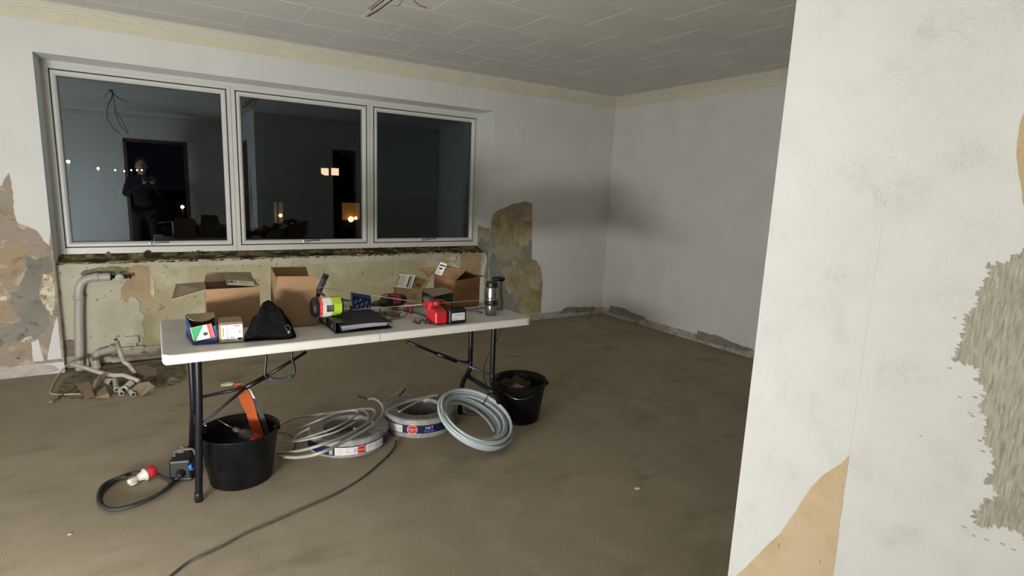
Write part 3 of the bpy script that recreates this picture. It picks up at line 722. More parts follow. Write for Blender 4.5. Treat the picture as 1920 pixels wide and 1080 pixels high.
T2 = thing('plastic_bag', 'clear crumpled plastic bag peeking out of the open left cardboard box', 'bag', (.25, 3.03, ZT+.006))
bm = bmesh.new(); blob(bm, (.26, 3.03, ZT+.075), (.045, .035, .07), 3, .5, 3, 4); obj('film', bm, M_clearp, T2)
latheb = None
# 2 tall box
T = thing('cardboard_box', 'tall narrow cardboard box with its top flaps standing up, behind the black bag', 'box', (.57, 2.93, ZT))
P = [(.478, 2.840), (.672, 2.838), (.690, 3.03), (.490, 3.03)]
carton(T, P, ZT, .172, M_card, M_cardi)
z = ZT+.172
flap(T, [V(.481, 2.842, z), V(.671, 2.840, z), PY(593, 518, 2.83), PY(520, 518, 2.83)], M_card, M_cardi)
flap(T, [V(.492, 3.028, z), V(.688, 3.028, z), PY(574, 500, 3.045), PY(510, 501, 3.045)], M_cardi, M_cardi)
flap(T, [V(.480, 2.845, z), V(.492, 3.026, z), PY(508, 500, 3.03), PY(518, 520, 2.85)], M_cardi, M_cardi)
flap(T, [V(.673, 2.845, z), V(.690, 3.024, z), V(.752, 3.02, z-.05), V(.735, 2.86, z-.05)], M_cardi, M_cardi)
# pipe sleeve sticking out behind it
T = thing('plastic_tube', 'short grey plastic tube wrapped in film, leaning out behind the tall cardboard box', 'tube', (.70, 3.10, ZT))
a, b = V(.70, 3.10, ZT+.02), PY(612, 514, 3.10)
bm = bmesh.new(); tube(bm, [a, b-(b-a)*.12], .017, 12); obj('sleeve', bm, M_clearp, T)
bm = bmesh.new(); tube(bm, [a, b-(b-a)*.02], .0115, 10); tube(bm, [b-(b-a)*.12, b], .0165, 12); obj('core', bm, M_grey, T)

# 3 small blue box, torn open
T = thing('small_box', 'small blue printed box with a green, white and red label and a torn wavy lid', 'box', (.155, 2.76, ZT))
P = [(.114, 2.682), (.207, 2.668), (.212, 2.82), (.098, 2.842)]
carton(T, P, ZT, .086, M_blue, M_cardi, .003, [.072, .080, .105, .098])
bm = bmesh.new()
n = 12; rows_ = []
for i in range(n+1):
    u = i/n; sag = -.017*math.sin(PI*u)
    a = V(.098, 2.842, ZT+.103).lerp(V(.212, 2.822, ZT+.107), u); b = V(.110, 2.765, ZT+.097).lerp(V(.209, 2.745, ZT+.104), u)+V(0, 0, sag)
    rows_.append((bm.verts.new(a), bm.verts.new(b), bm.verts.new(b-V(0, 0, .003)), bm.verts.new(a-V(0, 0, .003))))
for i in range(n):
    for j in range(4): bm.faces.new((rows_[i][j], rows_[i+1][j], rows_[i+1][(j+1) % 4], rows_[i][(j+1) % 4]))
bm.faces.new(rows_[0]); bm.faces.new(rows_[-1][::-1]); obj('lid', bm, M_cardg, T)
a = PY(364, 640, 2.679); b = PY(403, 631, 2.670); c_ = PY(362, 617, 2.680); ex = (b-a).normalized(); ey = V(.0, -.02, 1).normalized(); ey = (ey-ex*ey.dot(ex)).normalized()
lab = sticker('label', T, a+V(-.001, -.004, 0), ex, ey, (b-a).length, .062, [(.78, .0, .2, 1.0, 3), (.52, .25, .2, .22, 1), (.54, .55, .12, .05, 2)], th=.0012)
bm = bmesh.new(); nn = ex.cross(ey).normalized(); w = (b-a).length; q = a+V(-.001, -.004, 0)+nn*.0016
panel(bm, [q+ex*.02*w+ey*.001, q+ex*.10*w+ey*.001, q+ex*.62*w+ey*.061, q+ex*.02*w+ey*.061], .0006); g_ = obj('green_print', bm, M_green, lab)
bm = bmesh.new()
rn = random.Random(4)
for k in range(9):
    p = V(.114, 2.682, ZT+.006)+V(.0095*k+.006, -.0014*k-.0006, rn.uniform(0, .012)); box(bm, p, p+V(.006, .0006, .003), M=Matrix.Rotation(rn.uniform(-.6, .6), 4, 'Y'))
for k in range(10):
    u = rn.random(); v = rn.random(); p = V(.113, 2.69, ZT+.012).lerp(V(.0975, 2.84, ZT+.012), u)+V(-.0004, 0, .06*v); box(bm, p, p+V(.0006, .009, .004), M=Matrix.Rotation(rn.uniform(-.7, .7), 4, 'X'))
obj('printed_pattern', bm, M_lblue, T)

# 4 small grey box with the white label
T = thing('small_box', 'small grey box with white and yellow label, between blue box and black bag', 'box', (.26, 2.72, ZT))
bm = bmesh.new(); P0, P1, P2, P3 = V(.214, 2.660, 0), V(.310, 2.652, 0), V(.318, 2.79, 0), V(.222, 2.80, 0)
hh = .086; lo = [p+V(0, 0, ZT) for p in (P0, P1, P2, P3)]; hi = [p+V(0, 0, ZT+hh) for p in (P0, P1, P2, P3)]
va = [bm.verts.new(p) for p in lo]; vb = [bm.verts.new(p) for p in hi]; bm.faces.new(va[::-1]); bm.faces.new(vb)
for i in range(4): bm.faces.new((va[i], va[(i+1) % 4], vb[(i+1) % 4], vb[i]))
bmesh.ops.bevel(bm, geom=bm.edges[:], offset=.002, segments=2, affect='EDGES'); obj('body', bm, M_cardg, T)
ex = (P1-P0).normalized(); sticker('label', T, P0+ex*.008+V(0, -.0003, ZT+.006), ex, (0, 0, 1), .086, .074, [(0, 0, .04, 1, 6), (.27, .05, .035, .95, 5), (.62, .9, .25, .04, 1), (.38, .78, .35, .03, 2), (.08, .3, .06, .55, 2), (.75, .05, .22, .15, 1), (.05, .04, .6, .10, 2), (.42, .22, .16, .035, 1), (.78, .42, .16, .02, 2), (.78, .42, .015, .3, 2), (.925, .42, .015, .3, 2), (.82, .5, .08, .12, 2)])
bm = bmesh.new(); panel(bm, [hi[0]+V(.004, .006, .0022), hi[1]+V(-.002, .004, .0030), hi[2]+V(-.01, -.07, .006), hi[3]+V(.01, -.05, .003)], .0025); obj('flap', bm, M_cardg, T)

# 5 black fabric bag
T = thing('fabric_bag', 'limp black fabric bag with one metal rivet lying at the front edge of the table', 'bag', (.42, 2.70, ZT))
rn = random.Random(2)
def cloth_heap(bm, outline, cx, cy, peak, amp, seed, inner=9, power=1.0):
    k = len(outline); rings = []
    for i in range(inner+1):
        t = i/inner; row = []
        for j, (x, y) in enumerate(outline):
            px_, py_ = cx+(x-cx)*(1-t), cy+(y-cy)*(1-t)
            z = peak*(math.sin(t*PI/2))**power*(1+.15*noise.noise(V(px_*20, py_*20, seed)))+amp*noise.noise(V(px_*38, py_*38, seed+3))*min(1, t*3)*(1-t*.5)
            row.append(bm.verts.new((px_, py_, ZT+.002+max(0, z)+(.006 if 0 < i < 3 else 0))) if t < .999 else None)
        rings.append(row)
    top = bm.verts.new((cx, cy, ZT+peak))
    for i in range(inner-1):
        for j in range(k): f = bm.faces.new((rings[i][j], rings[i][(j+1) % k], rings[i+1][(j+1) % k], rings[i+1][j])); f.smooth = True
    for j in range(k): f = bm.faces.new((rings[inner-1][j], rings[inner-1][(j+1) % k], top)); f.smooth = True
    bm.faces.new(rings[0][::-1])
bm = bmesh.new()
ol = [(.316, 2.655), (.36, 2.645), (.42, 2.630), (.48, 2.618), (.515, 2.622), (.535, 2.66), (.53, 2.74), (.50, 2.79), (.44, 2.80), (.37, 2.77), (.325, 2.72)]
P = smooth_path([V(x, y, 0) for x, y in ol], 4, True)
cloth_heap(bm, [(p.x, p.y) for p in P], .437, 2.735, .150, .030, 1, 14, .95); obj('sack', bm, M_fab, T)
bm = bmesh.new()      # folded upper layer lying diagonally over the heap
F_ = [[PY(458, 640, 2.648), PY(462, 622, 2.66), PY(470, 612, 2.69)], [PY(478, 630, 2.642), PY(480, 606, 2.66), PY(486, 596, 2.70)], [PY(500, 620, 2.650), PY(500, 592, 2.68), PY(500, 578, 2.725)], [PY(520, 610, 2.66), PY(518, 588, 2.70), PY(512, 574, 2.74)], [PY(536, 606, 2.66), PY(530, 594, 2.70), PY(524, 583, 2.74)], [PY(547, 610, 2.67), PY(543, 601, 2.70), PY(537, 594, 2.74)]]
gv = [[bm.verts.new((p.x, p.y-.010, max(p.z+.004, ZT+.012))) for p in row] for row in F_]
gb = [[bm.verts.new((p.x, p.y+.006, max(p.z-.010, ZT+.003))) for p in row] for row in F_]
for i in range(5):
    for j in range(2):
        for g_, fl in ((gv, 1), (gb, 0)):
            q = (g_[i][j], g_[i+1][j], g_[i+1][j+1], g_[i][j+1]); f = bm.faces.new(q if fl else q[::-1]); f.smooth = True
for i in range(5):
    bm.faces.new((gv[i][0], gb[i][0], gb[i+1][0], gv[i+1][0])); bm.faces.new((gv[i][2], gv[i+1][2], gb[i+1][2], gb[i][2]))
bm.faces.new([g for g in gv[0]]+gb[0][::-1]); bm.faces.new([g for g in gv[5]]+gb[5][::-1])
bmesh.ops.subdivide_edges(bm, edges=bm.edges[:], cuts=2, use_grid_fill=True, smooth=.6); obj('fold', bm, M_fab, T)
p = PY(542, 623, 2.612); bm = bmesh.new(); lathe(bm, [(.007, 0), (.007, .0015), (.003, .003), (0, .003)], p, 14, axis=(0, -1, .2)); obj('rivet', bm, M_chrome, T)
bm = bmesh.new(); tube(bm, smooth_path([PY(534, 612, 2.635), PY(540, 620, 2.618), PY(545, 617, 2.618), PY(541, 610, 2.635)], 4, True), .0022, 6, closed=True); obj('strap_loop', bm, M_greym, T)

# 6 ring binder with papers
T = thing('ring_binder', 'black ring binder full of loose papers lying in the middle of the table', 'binder', (.85, 2.79, ZT))
x0, y0, y1 = .706, 2.628, 2.945; z0 = ZT
bm = bmesh.new(); box(bm, (x0, y0, z0), (x0+.285, y1, z0+.003), bev=.001); obj('cover', bm, M_blackp, T)
bm = bmesh.new(); box(bm, (x0, y0, z0+.001), (x0+.004, y1, z0+.052), bev=.0015); sp = obj('spine', bm, M_blackp, T)
bm = bmesh.new(); box(bm, (x0-.0008, y0+.17, z0+.010), (x0+.0005, y0+.30, z0+.044)); obj('spine_label', bm, mat('grey_spine_label', '#a5a39c', .6, var=.05), sp)
bm = bmesh.new(); lathe(bm, [(.010, 0), (.013, .001), (.013, .0015), (.010, .002)], (x0, y0+.05, z0+.027), 20, axis=(-1, 0, 0), closed=True); obj('finger_ring', bm, M_chrome, sp)
bm = bmesh.new(); panel(bm, [V(x0+.002, y0, z0+.052), V(x0+.292, y0+.004, z0+.028), V(x0+.290, y1, z0+.026), V(x0+.002, y1, z0+.052)], .003); obj('cover', bm, M_blackp, T)
bm = bmesh.new()
rn = random.Random(9)
for k in range(9):
    n = 10; th = .0012; a = []; zz = z0+.006+k*.0028
    for i in range(n+1):
        u = i/n; x = x0+.035+.225*u+rn.uniform(0, .001); z = zz+.014*math.sin(u*PI*.5)*math.exp(-k*.12)*(1-u*.55); z = min(z, z0+.049-.024*(x-x0)/.29)
        a.append([bm.verts.new((x, y0+.006+.002*(k % 3), z)), bm.verts.new((x, y1-.012, z)), bm.verts.new((x, y1-.012, z+th)), bm.verts.new((x, y0+.006+.002*(k % 3), z+th))])
    for i in range(n):
        for j in range(4): bm.faces.new((a[i][j], a[i+1][j], a[i+1][(j+1) % 4], a[i][(j+1) % 4]))
    bm.faces.new(a[0]); bm.faces.new(a[-1][::-1])
obj('papers', bm, mat('lilac_white_paper', '#b9b7c4', .6, var=.04), T)
for yy in (2.75, 2.83):
    bm = bmesh.new(); tube(bm, [(x0+.03+.018*math.cos(t), yy, z0+.024+.018*math.sin(t)) for t in (k*PI/8 for k in range(16))], .0015, 6, closed=True); obj('ring', bm, M_chrome, T)

# 7 eight-sided carton tub lying on the binder
T = thing('carton_tub', 'eight-sided black and lime tub with a red, white and green label lying on the binder', 'tub', (.75, 2.80, ZT+.05))
cx0, cy0, cz0, R8 = .655, 2.79, ZT+.053+.047, .051
def octp(bm, x0, x1, r0, r1, mi=0, cap0=True, cap1=True):
    A = [bm.verts.new((x0, cy0+r0*math.cos(PI/8+k*PI/4), cz0+r0*math.sin(PI/8+k*PI/4))) for k in range(8)]
    B = [bm.verts.new((x1, cy0+r1*math.cos(PI/8+k*PI/4), cz0+r1*math.sin(PI/8+k*PI/4))) for k in range(8)]
    for k in range(8): f = bm.faces.new((A[k], A[(k+1) % 8], B[(k+1) % 8], B[k])); f.material_index = mi
    if cap0: bm.faces.new(A[::-1]).material_index = mi
    if cap1: bm.faces.new(B).material_index = mi
bm = bmesh.new(); octp(bm, cx0-.018, cx0-.008, R8*.80, R8, 0); octp(bm, cx0-.008, cx0+.118, R8, R8, 0); octp(bm, cx0+.118, cx0+.128, R8, R8*.86, 0); bd = obj('body', bm, M_blackp, T)
bm = bmesh.new(); octp(bm, cx0+.012, cx0+.026, R8+.0006, R8+.0006); obj('red_band', bm, M_redl, bd)
bm = bmesh.new(); octp(bm, cx0+.026, cx0+.070, R8+.0006, R8+.0006); obj('white_label', bm, M_paper, bd)
bm = bmesh.new(); octp(bm, cx0+.070, cx0+.1185, R8+.0006, R8+.0006); obj('lime_band', bm, M_lime, bd)
fz = cy0-(R8+.0006)*math.cos(PI/8)-.0003
bm = bmesh.new(); box(bm, (cx0+.042, fz-.0006, cz0-.018), (cx0+.078, fz, cz0+.017)); obj('picture', bm, mat('label_picture', '#6b5a48', .6, var=.6, scale=90, col2='#1a1a18'), bd)
bm = bmesh.new(); 
for k in range(5): box(bm, (cx0+.030, fz-.0006, cz0-.016+k*.007), (cx0+.034, fz, cz0-.012+k*.007))
obj('lettering', bm, M_inkg, bd)
bm = bmesh.new(); n_ = 0
octp(bm, cx0+.128, cx0+.175, R8*.84, R8*.55, 0, False, True); obj('clear_end', bm, M_clearp, T)

# 8 blue patterned box behind the binder
T = thing('patterned_box', 'dark blue box with white repeated marks standing behind the binder', 'box', (.95, 3.03, ZT))
a = PY(661, 583, 3.0); x0 = a.x; bm = bmesh.new()
A = [V(x0, 3.0, ZT), V(x0+.115, 3.03, ZT), V(x0+.135, 3.10, ZT), V(x0+.02, 3.10, ZT)]; hh = [.108, .072, .082, .11]
va = [bm.verts.new(p) for p in A]; vb = [bm.verts.new(p+V(0, 0, hh[i])) for i, p in enumerate(A)]
bm.faces.new(va[::-1]); bm.faces.new(vb)
for i in range(4): bm.faces.new((va[i], va[(i+1) % 4], vb[(i+1) % 4], vb[i]))
obj('body', bm, M_blue, T)
bm = bmesh.new(); rn = random.Random(12); ex = (A[1]-A[0]).normalized(); nn = V(ex.y, -ex.x, 0)
for r_ in range(4):
    for c_ in range(4):
        px_ = .010+.030*c_+.010*(r_ % 2); pz = .008+.026*r_+.006*c_
        if pz > .100-.030*px_/.115-.015 or px_ > .108: continue
        for k in range(3):
            q = A[0]+ex*(px_+.006*k)+V(0, 0, pz+.004*k)+nn*.0004; w = .005
            panel(bm, [q, q+ex*w*.9-V(0, 0, .004), q+ex*w*1.1+V(0, 0, .006), q+ex*w*.2+V(0, 0, .011)], .0005)
obj('white_marks', bm, mat('pale_print', '#aab6cf', .6, var=0), T)

# 9 dark cordless drill lying behind the binder
T = thing('cordless_drill', 'dark cordless drill with pink-red accents lying between the blue box and the pale carton', 'drill', (1.15, 3.03, ZT))
ax0, ax1 = PY(716, 574, 3.0), PY(757, 568, 3.03)
ax0.z = ZT+.052; ax1.z = ZT+.056
bm = bmesh.new(); d_ = (ax1-ax0).normalized(); lathe(bm, [(0, -.03), (.014, -.03), (.020, -.005), (.027, .0), (.033, .02), (.036, .07), (.034, .13), (.026, .15), (0, .152)], ax0, 24, axis=d_); obj('motor_housing', bm, M_blackp, T)
bm = bmesh.new(); lathe(bm, [(0, -.075), (.009, -.075), (.013, -.06), (.017, -.035), (.017, -.03)], ax0, 20, axis=d_); obj('chuck', bm, M_grey, T)
bm = bmesh.new(); lathe(bm, [(.0365, .052), (.0375, .065), (.037, .085), (.0355, .105)], ax0+V(0, 0, .004), 24, axis=d_); obj('accent_ring', bm, mat('pink_red_plastic', '#b03a4a', .4, var=.1), T)
bm = bmesh.new(); h0 = ax0+d_*.10; box(bm, (h0.x-.02, h0.y+.01, ZT+.004), (h0.x+.022, h0.y+.12, ZT+.042), bev=.010); obj('handle', bm, M_blackp, T)
bm = bmesh.new(); box(bm, (h0.x-.035, h0.y+.095, ZT+.001), (h0.x+.045, h0.y+.125, ZT+.062), bev=.006); obj('battery', bm, M_blackp, T)
# hooks of brown and red wire over it
T = thing('test_leads', 'pair of thin red and brown wires draped over the dark cordless drill', 'wires', (1.10, 3.0, ZT))
for k, l in enumerate(([(712, 580), (714, 562), (722, 552), (742, 551), (748, 553)], [(722, 566), (728, 556), (738, 556), (744, 556)])):
    bm = bmesh.new(); P = [PY(x, y, 2.965) for x, y in l]
    if k == 0: P[0].z = ZT+.004
    tube(bm, smooth_path(P, 5), .0028, 6); obj('lead', bm, M_brownw if k else mat('dark_red_wire', '#4a1416', .5, var=.1), T)
# 10 pliers
T = thing('pliers', 'old pliers with brown handles lying in front of the dark drill', 'pliers', (1.08, 2.87, ZT))
a, b, c_ = G(706, 586, ZT+.012), G(722, 588, ZT+.012), G(748, 590, ZT+.010)
for s in (-1, 1):
    bm = bmesh.new(); tube(bm, smooth_path([b, b+(c_-b)*.3+V(0, .018*s, 0), b+(c_-b)*.7+V(0, .022*s, 0), c_+V(0, .010*s, 0)], 5), [.005+.003*min(1, i/5) for i in range(16)], 8); obj('handle', bm, M_brownw, T)
    bm = bmesh.new(); tube(bm, [b+V(.005, -.006*s, 0), b+(a-b)*.4+V(0, .010*s, 0), a+V(0, .002*s, 0)], [.008, .008, .003], 8); obj('jaw', bm, mat('worn_tool_steel', '#6c5f52', .45, .6, var=.2), T)
bm = bmesh.new(); lathe(bm, [(.008, -.009), (.008, .009), (0, .010)], b, 12); obj('pivot', bm, M_blackm, T)

# 11 rotary hammer
T = thing('rotary_hammer', 'red and grey cordless hammer drill with a shiny label on its black battery', 'drill', (1.24, 2.68, ZT))
tip = PY(745, 586, 2.86); tip.z = ZT+.040
tail = V(1.262, 2.668, ZT+.052); d_ = (tail-tip).normalized(); Ln = (tail-tip).length
def al(t): return tip+d_*t
bm = bmesh.new(); lathe(bm, [(0, 0), (.004, .002), (.0045, Ln*.22)], tip, 10, axis=d_); obj('bit', bm, M_steel, T)
bm = bmesh.new(); lathe(bm, [(0, 0), (.010, 0), (.015, .008), (.016, .028), (.013, .03)], al(Ln*.17), 20, axis=d_); obj('chuck', bm, M_grey, T)
bm = bmesh.new(); lathe(bm, [(.016, 0), (.021, .002), (.021, .013), (.018, .015)], al(Ln*.32), 24, axis=d_); obj('collar', bm, M_redl if False else M_red, T)
bm = bmesh.new(); lathe(bm, [(0, -.001), (.017, 0), (.019, Ln*.12), (.026, Ln*.24), (.034, Ln*.38), (.036, Ln*.55), (.034, Ln*.66), (0, Ln*.67)], al(Ln*.37), 28, axis=d_); g_ = obj('gear_case', bm, M_grey, T)
p = al(Ln*.74)+V(-.006, -.026, .026); bm = bmesh.new(); lathe(bm, [(.013, 0), (.013, .006), (.011, .009), (0, .009)], p, 18, axis=(-.1, -.75, .65)); obj('mode_knob', bm, M_blackp, g_)
bm = bmesh.new()
vs = box(bm, (1.207, 2.590, ZT), (1.287, 2.70, ZT+.072), bev=.012, seg=3)
for v in vs:
    if v.co.z > ZT+.04 and v.co.y > 2.64: v.co.z += .014
    if v.co.x < 1.225 and v.co.y < 2.62: v.co.x += .008
obj('motor_housing', bm, M_red, T)
bm = bmesh.new(); vs = box(bm, (1.203, 2.66, ZT+.055), (1.270, 2.75, ZT+.112), bev=.016, seg=3)
for v in vs:
    if v.co.z > ZT+.08: v.co.x += .010
obj('upper_housing', bm, M_red, T)
bm = bmesh.new(); box(bm, (1.215, 2.70, ZT+.095), (1.262, 2.765, ZT+.124), bev=.010); obj('top_cover', bm, M_grey, T)
bm = bmesh.new(); add_text(bm, 'TE', .018, lambda x, y: V(1.243+x, 2.6585-.0005+.0*x, ZT+.098+y)); obj('lettering', bm, M_paper, T)
bm = bmesh.new(); tube(bm, smooth_path([(1.275, 2.73, ZT+.095), (1.31, 2.76, ZT+.088), (1.35, 2.77, ZT+.078), (1.375, 2.74, ZT+.06)], 5), .012, 10); obj('rear_grip', bm, M_red, T)
bt = bmesh.new(); box(bt, (1.289, 2.578, ZT), (1.392, 2.668, ZT+.077), bev=.009, seg=3)
bt2 = obj('battery', bt, M_blackp, T)
bm = bmesh.new()
for k in range(5): box(bm, (1.30+.018*k, 2.60, ZT+.075), (1.311+.018*k, 2.65, ZT+.083), bev=.002)
obj('battery_ribs', bm, M_blackp, bt2)
bm = bmesh.new(); box(bm, (1.303, 2.5768, ZT+.018), (1.380, 2.5785, ZT+.058), bev=.0005); lb = obj('battery_label', bm, mat('silver_foil_label', '#e0e0e0', .3, .3, var=.05), bt2)
bm = bmesh.new(); box(bm, (1.322, 2.5764, ZT+.044), (1.372, 2.5770, ZT+.0475)); box(bm, (1.306, 2.5764, ZT+.024), (1.34, 2.5770, ZT+.027)); obj('label_print', bm, M_inkg, lb)

# 12 loose screws
T0 = None; rn = random.Random(5)
for k in range(24):
    u, v = rn.random(), rn.random(); c_ = G(777+30*u, 600+7*v+1.5*u, ZT)
    if T0 is None:
        T0 = thing('screw', 'small dark screw in the scattered pile beside the hammer drill', 'screw', c_, 'screws scattered on the table')
        bm = bmesh.new(); lathe(bm, [(0, -.012), (.0012, -.009), (.0016, .008)], (0, 0, .0032), 6, axis=(1, 0, 0)); s1 = obj('shank', bm, M_blackm, T0, world=False)
        bm = bmesh.new(); lathe(bm, [(.0014, .008), (.0032, .0105), (.0032, .0115), (0, .0112)], (0, 0, .0032), 8, axis=(1, 0, 0)); s2 = obj('head', bm, M_blackm, T0, world=False)
        o = T0
    else:
        o = T0.copy(); C.objects.link(o); o.location = c_
        for s in (s1, s2): q = s.copy(); q.parent = o; C.objects.link(q)
    o.rotation_euler = (0, 0, rn.uniform(0, 6.28))

def perp(x, y, hinge, ex):
    v = ray(x, y); return CO+v*((hinge-CO).dot(ex)/v.dot(ex))
# 13 pale carton with the shipping label
T = thing('cardboard_box', 'pale carton with large white shipping label on its flap and dark green end', 'box', (1.37, 3.08, ZT))
A0, A1, A2, A3 = V(1.225, 3.215, 0), V(1.341, 3.056, 0), V(1.508, 2.956, 0), V(1.392, 3.115, 0)
carton(T, [A0, A1, A2, A3], ZT, .094, M_cardy, M_cardi)
nn = (A2-A1).normalized(); up = V(0, 0, ZT+.094)
F0, F1 = A0+up, A1+up; ex = (F1-F0).normalized(); F2, F3 = perp(805, 524, F1, ex), perp(749, 509, F0, ex)
fl = flap(T, [F0, F1, F2, F3], M_cardy, M_cardi, 'raised flap carrying a white shipping label')
ex = (F1-F0).normalized(); ey = (F3-F0).normalized(); ey = (ey-ex*ey.dot(ex)).normalized()
sticker('label', T, F0+ex*.006+ey*.004+ex.cross(ey)*.0022, ex, ey, .115, .092, [(.05, .1, .05, .75, 1), (.68, .08, .1, .82, 1), (.84, .05, .04, .9, 1)]+lines(.15, .85, .45, 9, .085, .03, 2, 3))
bm = bmesh.new(); q = F1-ex*.055+ey*.03+ex.cross(ey)*.0026; panel(bm, [q, q+ex*.03+ey*.0, q+ex*.03+ey*.008, q+ey*.008], .0006); obj('stamp', bm, M_dgreen, T)
flap(T, [A1+up, A2+up, PY(834, 539, 3.02), PY(800, 541, 3.10)], M_cardg, M_cardg)
flap(T, [A1+up, A2+up, PY(812, 556, 2.945), PY(806, 551, 2.97)], M_cardy, M_cardg)
ge = (A2-A1); gn = V(ge.y, -ge.x, 0).normalized(); bm = bmesh.new()
g0 = A1+V(0, 0, ZT+.001)+gn*.0006; panel(bm, [g0, g0+ge*.98, g0+ge*.98+V(0, 0, .092), g0+V(0, 0, .092)], .001); ge_o = obj('green_end_panel', bm, M_dgreen, T)
bm = bmesh.new(); q = g0+ge*.08+V(0, 0, .050)+gn*.0006; panel(bm, [q, q+ge*.02, q+ge*.05+V(0, 0, .018), q+ge*.03+V(0, 0, .018)], .0005); panel(bm, [q+ge*.05, q+ge*.10, q+ge*.10+V(0, 0, .004), q+ge*.05+V(0, 0, .004)], .0005); obj('pale_mark', bm, M_inkg, ge_o)
bm = bmesh.new(); q = A1+(A0-A1)*.20+V(0, 0, ZT+.045); w = (A0-A1).normalized(); n2 = V(w.y, -w.x, 0)*-1; n2 = -n2 if n2.y > 0 else n2
for a_, b_ in ((0, 0), (.012, 0), (0, .014), (.012, .014)): panel(bm, [q+n2*.0006+w*a_+V(0, 0, b_), q+n2*.0006+w*(a_+.007)+V(0, 0, b_), q+n2*.0006+w*(a_+.007)+V(0, 0, b_+.009), q+n2*.0006+w*a_+V(0, 0, b_+.009)], .0006)
obj('care_symbol', bm, M_cardb, T)
# 14 brown box behind it
T = thing('cardboard_box', 'dark brown carton with faded red handwriting, standing at the back beside the steel mugs', 'box', (1.62, 3.06, ZT))
B0, B1, B2, B3 = V(1.512, 2.958, 0), V(1.690, 2.972, 0), V(1.655, 3.135, 0), V(1.455, 3.135, 0)
carton(T, [B0, B1, B2, B3], ZT-.004, .165, M_cardb, M_cardi, tops=[.165, .180, .18, .178])
t0, t1 = B0+V(0, 0, ZT+.161), B1+V(0, 0, ZT+.176); t3 = B3+V(0, 0, ZT+.178); t2 = B2+V(0, 0, ZT+.176)
r0, r1 = PY(874, 507, 2.965), PY(824, 499, 3.13)
fl = flap(T, [t3, t0, r0, r1], M_cardb, M_cardi, 'roof-like flap carrying a small white label')
ex = (t0-t3).normalized(); ey = (r1-t3); ey = (ey-ex*ey.dot(ex)).normalized(); sticker('label', T, t3+ex*.006+ey*.004+ex.cross(ey)*.0024, ex, ey, .060, .082, [(.1, .72, .8, .12, 1), (.2, .45, .5, .14, 1)]+lines(.15, .3, .7, 3, .1, .04))
flap(T, [r0+V(.0, 0, .001), PY(895, 518, 2.985), t2, r1+V(.04, 0, 0)], M_cardb, M_cardi)
flap(T, [t1, t2, t2+V(.055, 0, -.004), t1+V(.05, .02, -.004)], M_cardb, M_cardb)
flap(T, [t3, r1+V(-.02, 0, 0), PY(786, 503, 3.19), PY(803, 519, 3.14)], M_cardb, M_cardi)
bm = bmesh.new(); rn = random.Random(8); ex = (B1-B0).normalized(); n2 = V(ex.y, -ex.x, 0)
for k in range(9):
    q = B0+ex*(.025+.015*k)+V(0, 0, ZT+.088+.002*k+rn.uniform(-.003, .003))+n2*.001
    a_, b_ = rn.uniform(-.004, .004), rn.uniform(.008, .014)
    tube(bm, [q, q+ex*a_+V(0, 0, b_), q+ex*(a_+.006)+V(0, 0, b_*rn.uniform(.2, .9)), q+ex*.007], .0007, 4)
obj('handwriting', bm, mat('faded_red_marker', '#6e3226', .8, var=0), T)
# 15 travel mugs
T = thing('travel_mug', 'front steel travel mug with a flat black lid and a black band round its waist', 'mug', (1.622, 2.712, ZT))
c_ = (1.622, 2.712, ZT); K = .036
bm = bmesh.new(); lathe(bm, [(0, 0), (.031, 0), (.033, .004), (.0345, .04), (.036, .055)], c_, 36); lathe(bm, [(.0365, .083), (.037, .10), (.037, .13), (.0345, .155), (.034, .158), (0, .158)], c_, 36); bd = obj('body', bm, M_steel, T)
bm = bmesh.new(); lathe(bm, [(.034, .054), (.0368, .055), (.0372, .07), (.0370, .084), (.034, .085)], c_, 36); bnd = obj('waist_band', bm, M_blackp, T)
bm = bmesh.new(); d_ = (CO-Vector(c_)); d_.z = 0; d_.normalize(); si = V(-d_.y, d_.x, 0)
tube(bm, [Vector(c_)+d_*.0374+si*(.006*math.cos(t))+V(0, 0, .070+.006*math.sin(t)) for t in (.7+k*.35 for k in range(14))], .0012, 5); obj('ring_mark', bm, M_inkg, bnd)
bm = bmesh.new(); lathe(bm, [(0, .157), (.0335, .157), (.0345, .160), (.0345, .182), (.033, .188), (.028, .190), (0, .188)], c_, 36); obj('lid', bm, M_blackp, T)
T = thing('travel_mug', 'rear straight steel travel mug with a wide black drinking lid, half hidden', 'mug', (1.742, 2.835, ZT))
c_ = (1.742, 2.835, ZT-.004)
bm = bmesh.new(); lathe(bm, [(0, 0), (.033, 0), (.035, .004), (.036, .17), (.035, .176), (0, .176)], c_, 36); obj('body', bm, M_steel, T)
bm = bmesh.new(); lathe(bm, [(0, .174), (.036, .174), (.0375, .178), (.040, .182), (.041, .187), (.040, .192), (.037, .193), (.034, .188), (.015, .188), (.010, .194), (0, .194)], c_, 36); obj('lid', bm, M_blackp, T)

# 16 thin cream draw rods
T = thing('draw_rod', 'thin cream rod sloping down from behind the tall box to the hammer drill', 'rod', (1.0, 2.95, ZT))
a, b = PY(594, 538, 3.02), PY(800, 569, 2.80); bm = bmesh.new(); tube(bm, [a, b], .0022, 6); obj('rod', bm, M_rod, T)
T = thing('draw_rod', 'thin cream rod lying across the hammer drill and ending at the front steel mug', 'rod', (1.2, 2.72, ZT))
a, b = PY(661, 581, 2.86), PY(930, 561, 2.665); b2 = PY(926, 561, 2.665); bm = bmesh.new(); tube(bm, [a, b2], .0024, 6); obj('rod', bm, M_rod, T)
bm = bmesh.new(); tube(bm, [b2, b], .0030, 6); obj('brass_tip', bm, mat('brass', '#b98a4a', .35, 1, var=0), T)
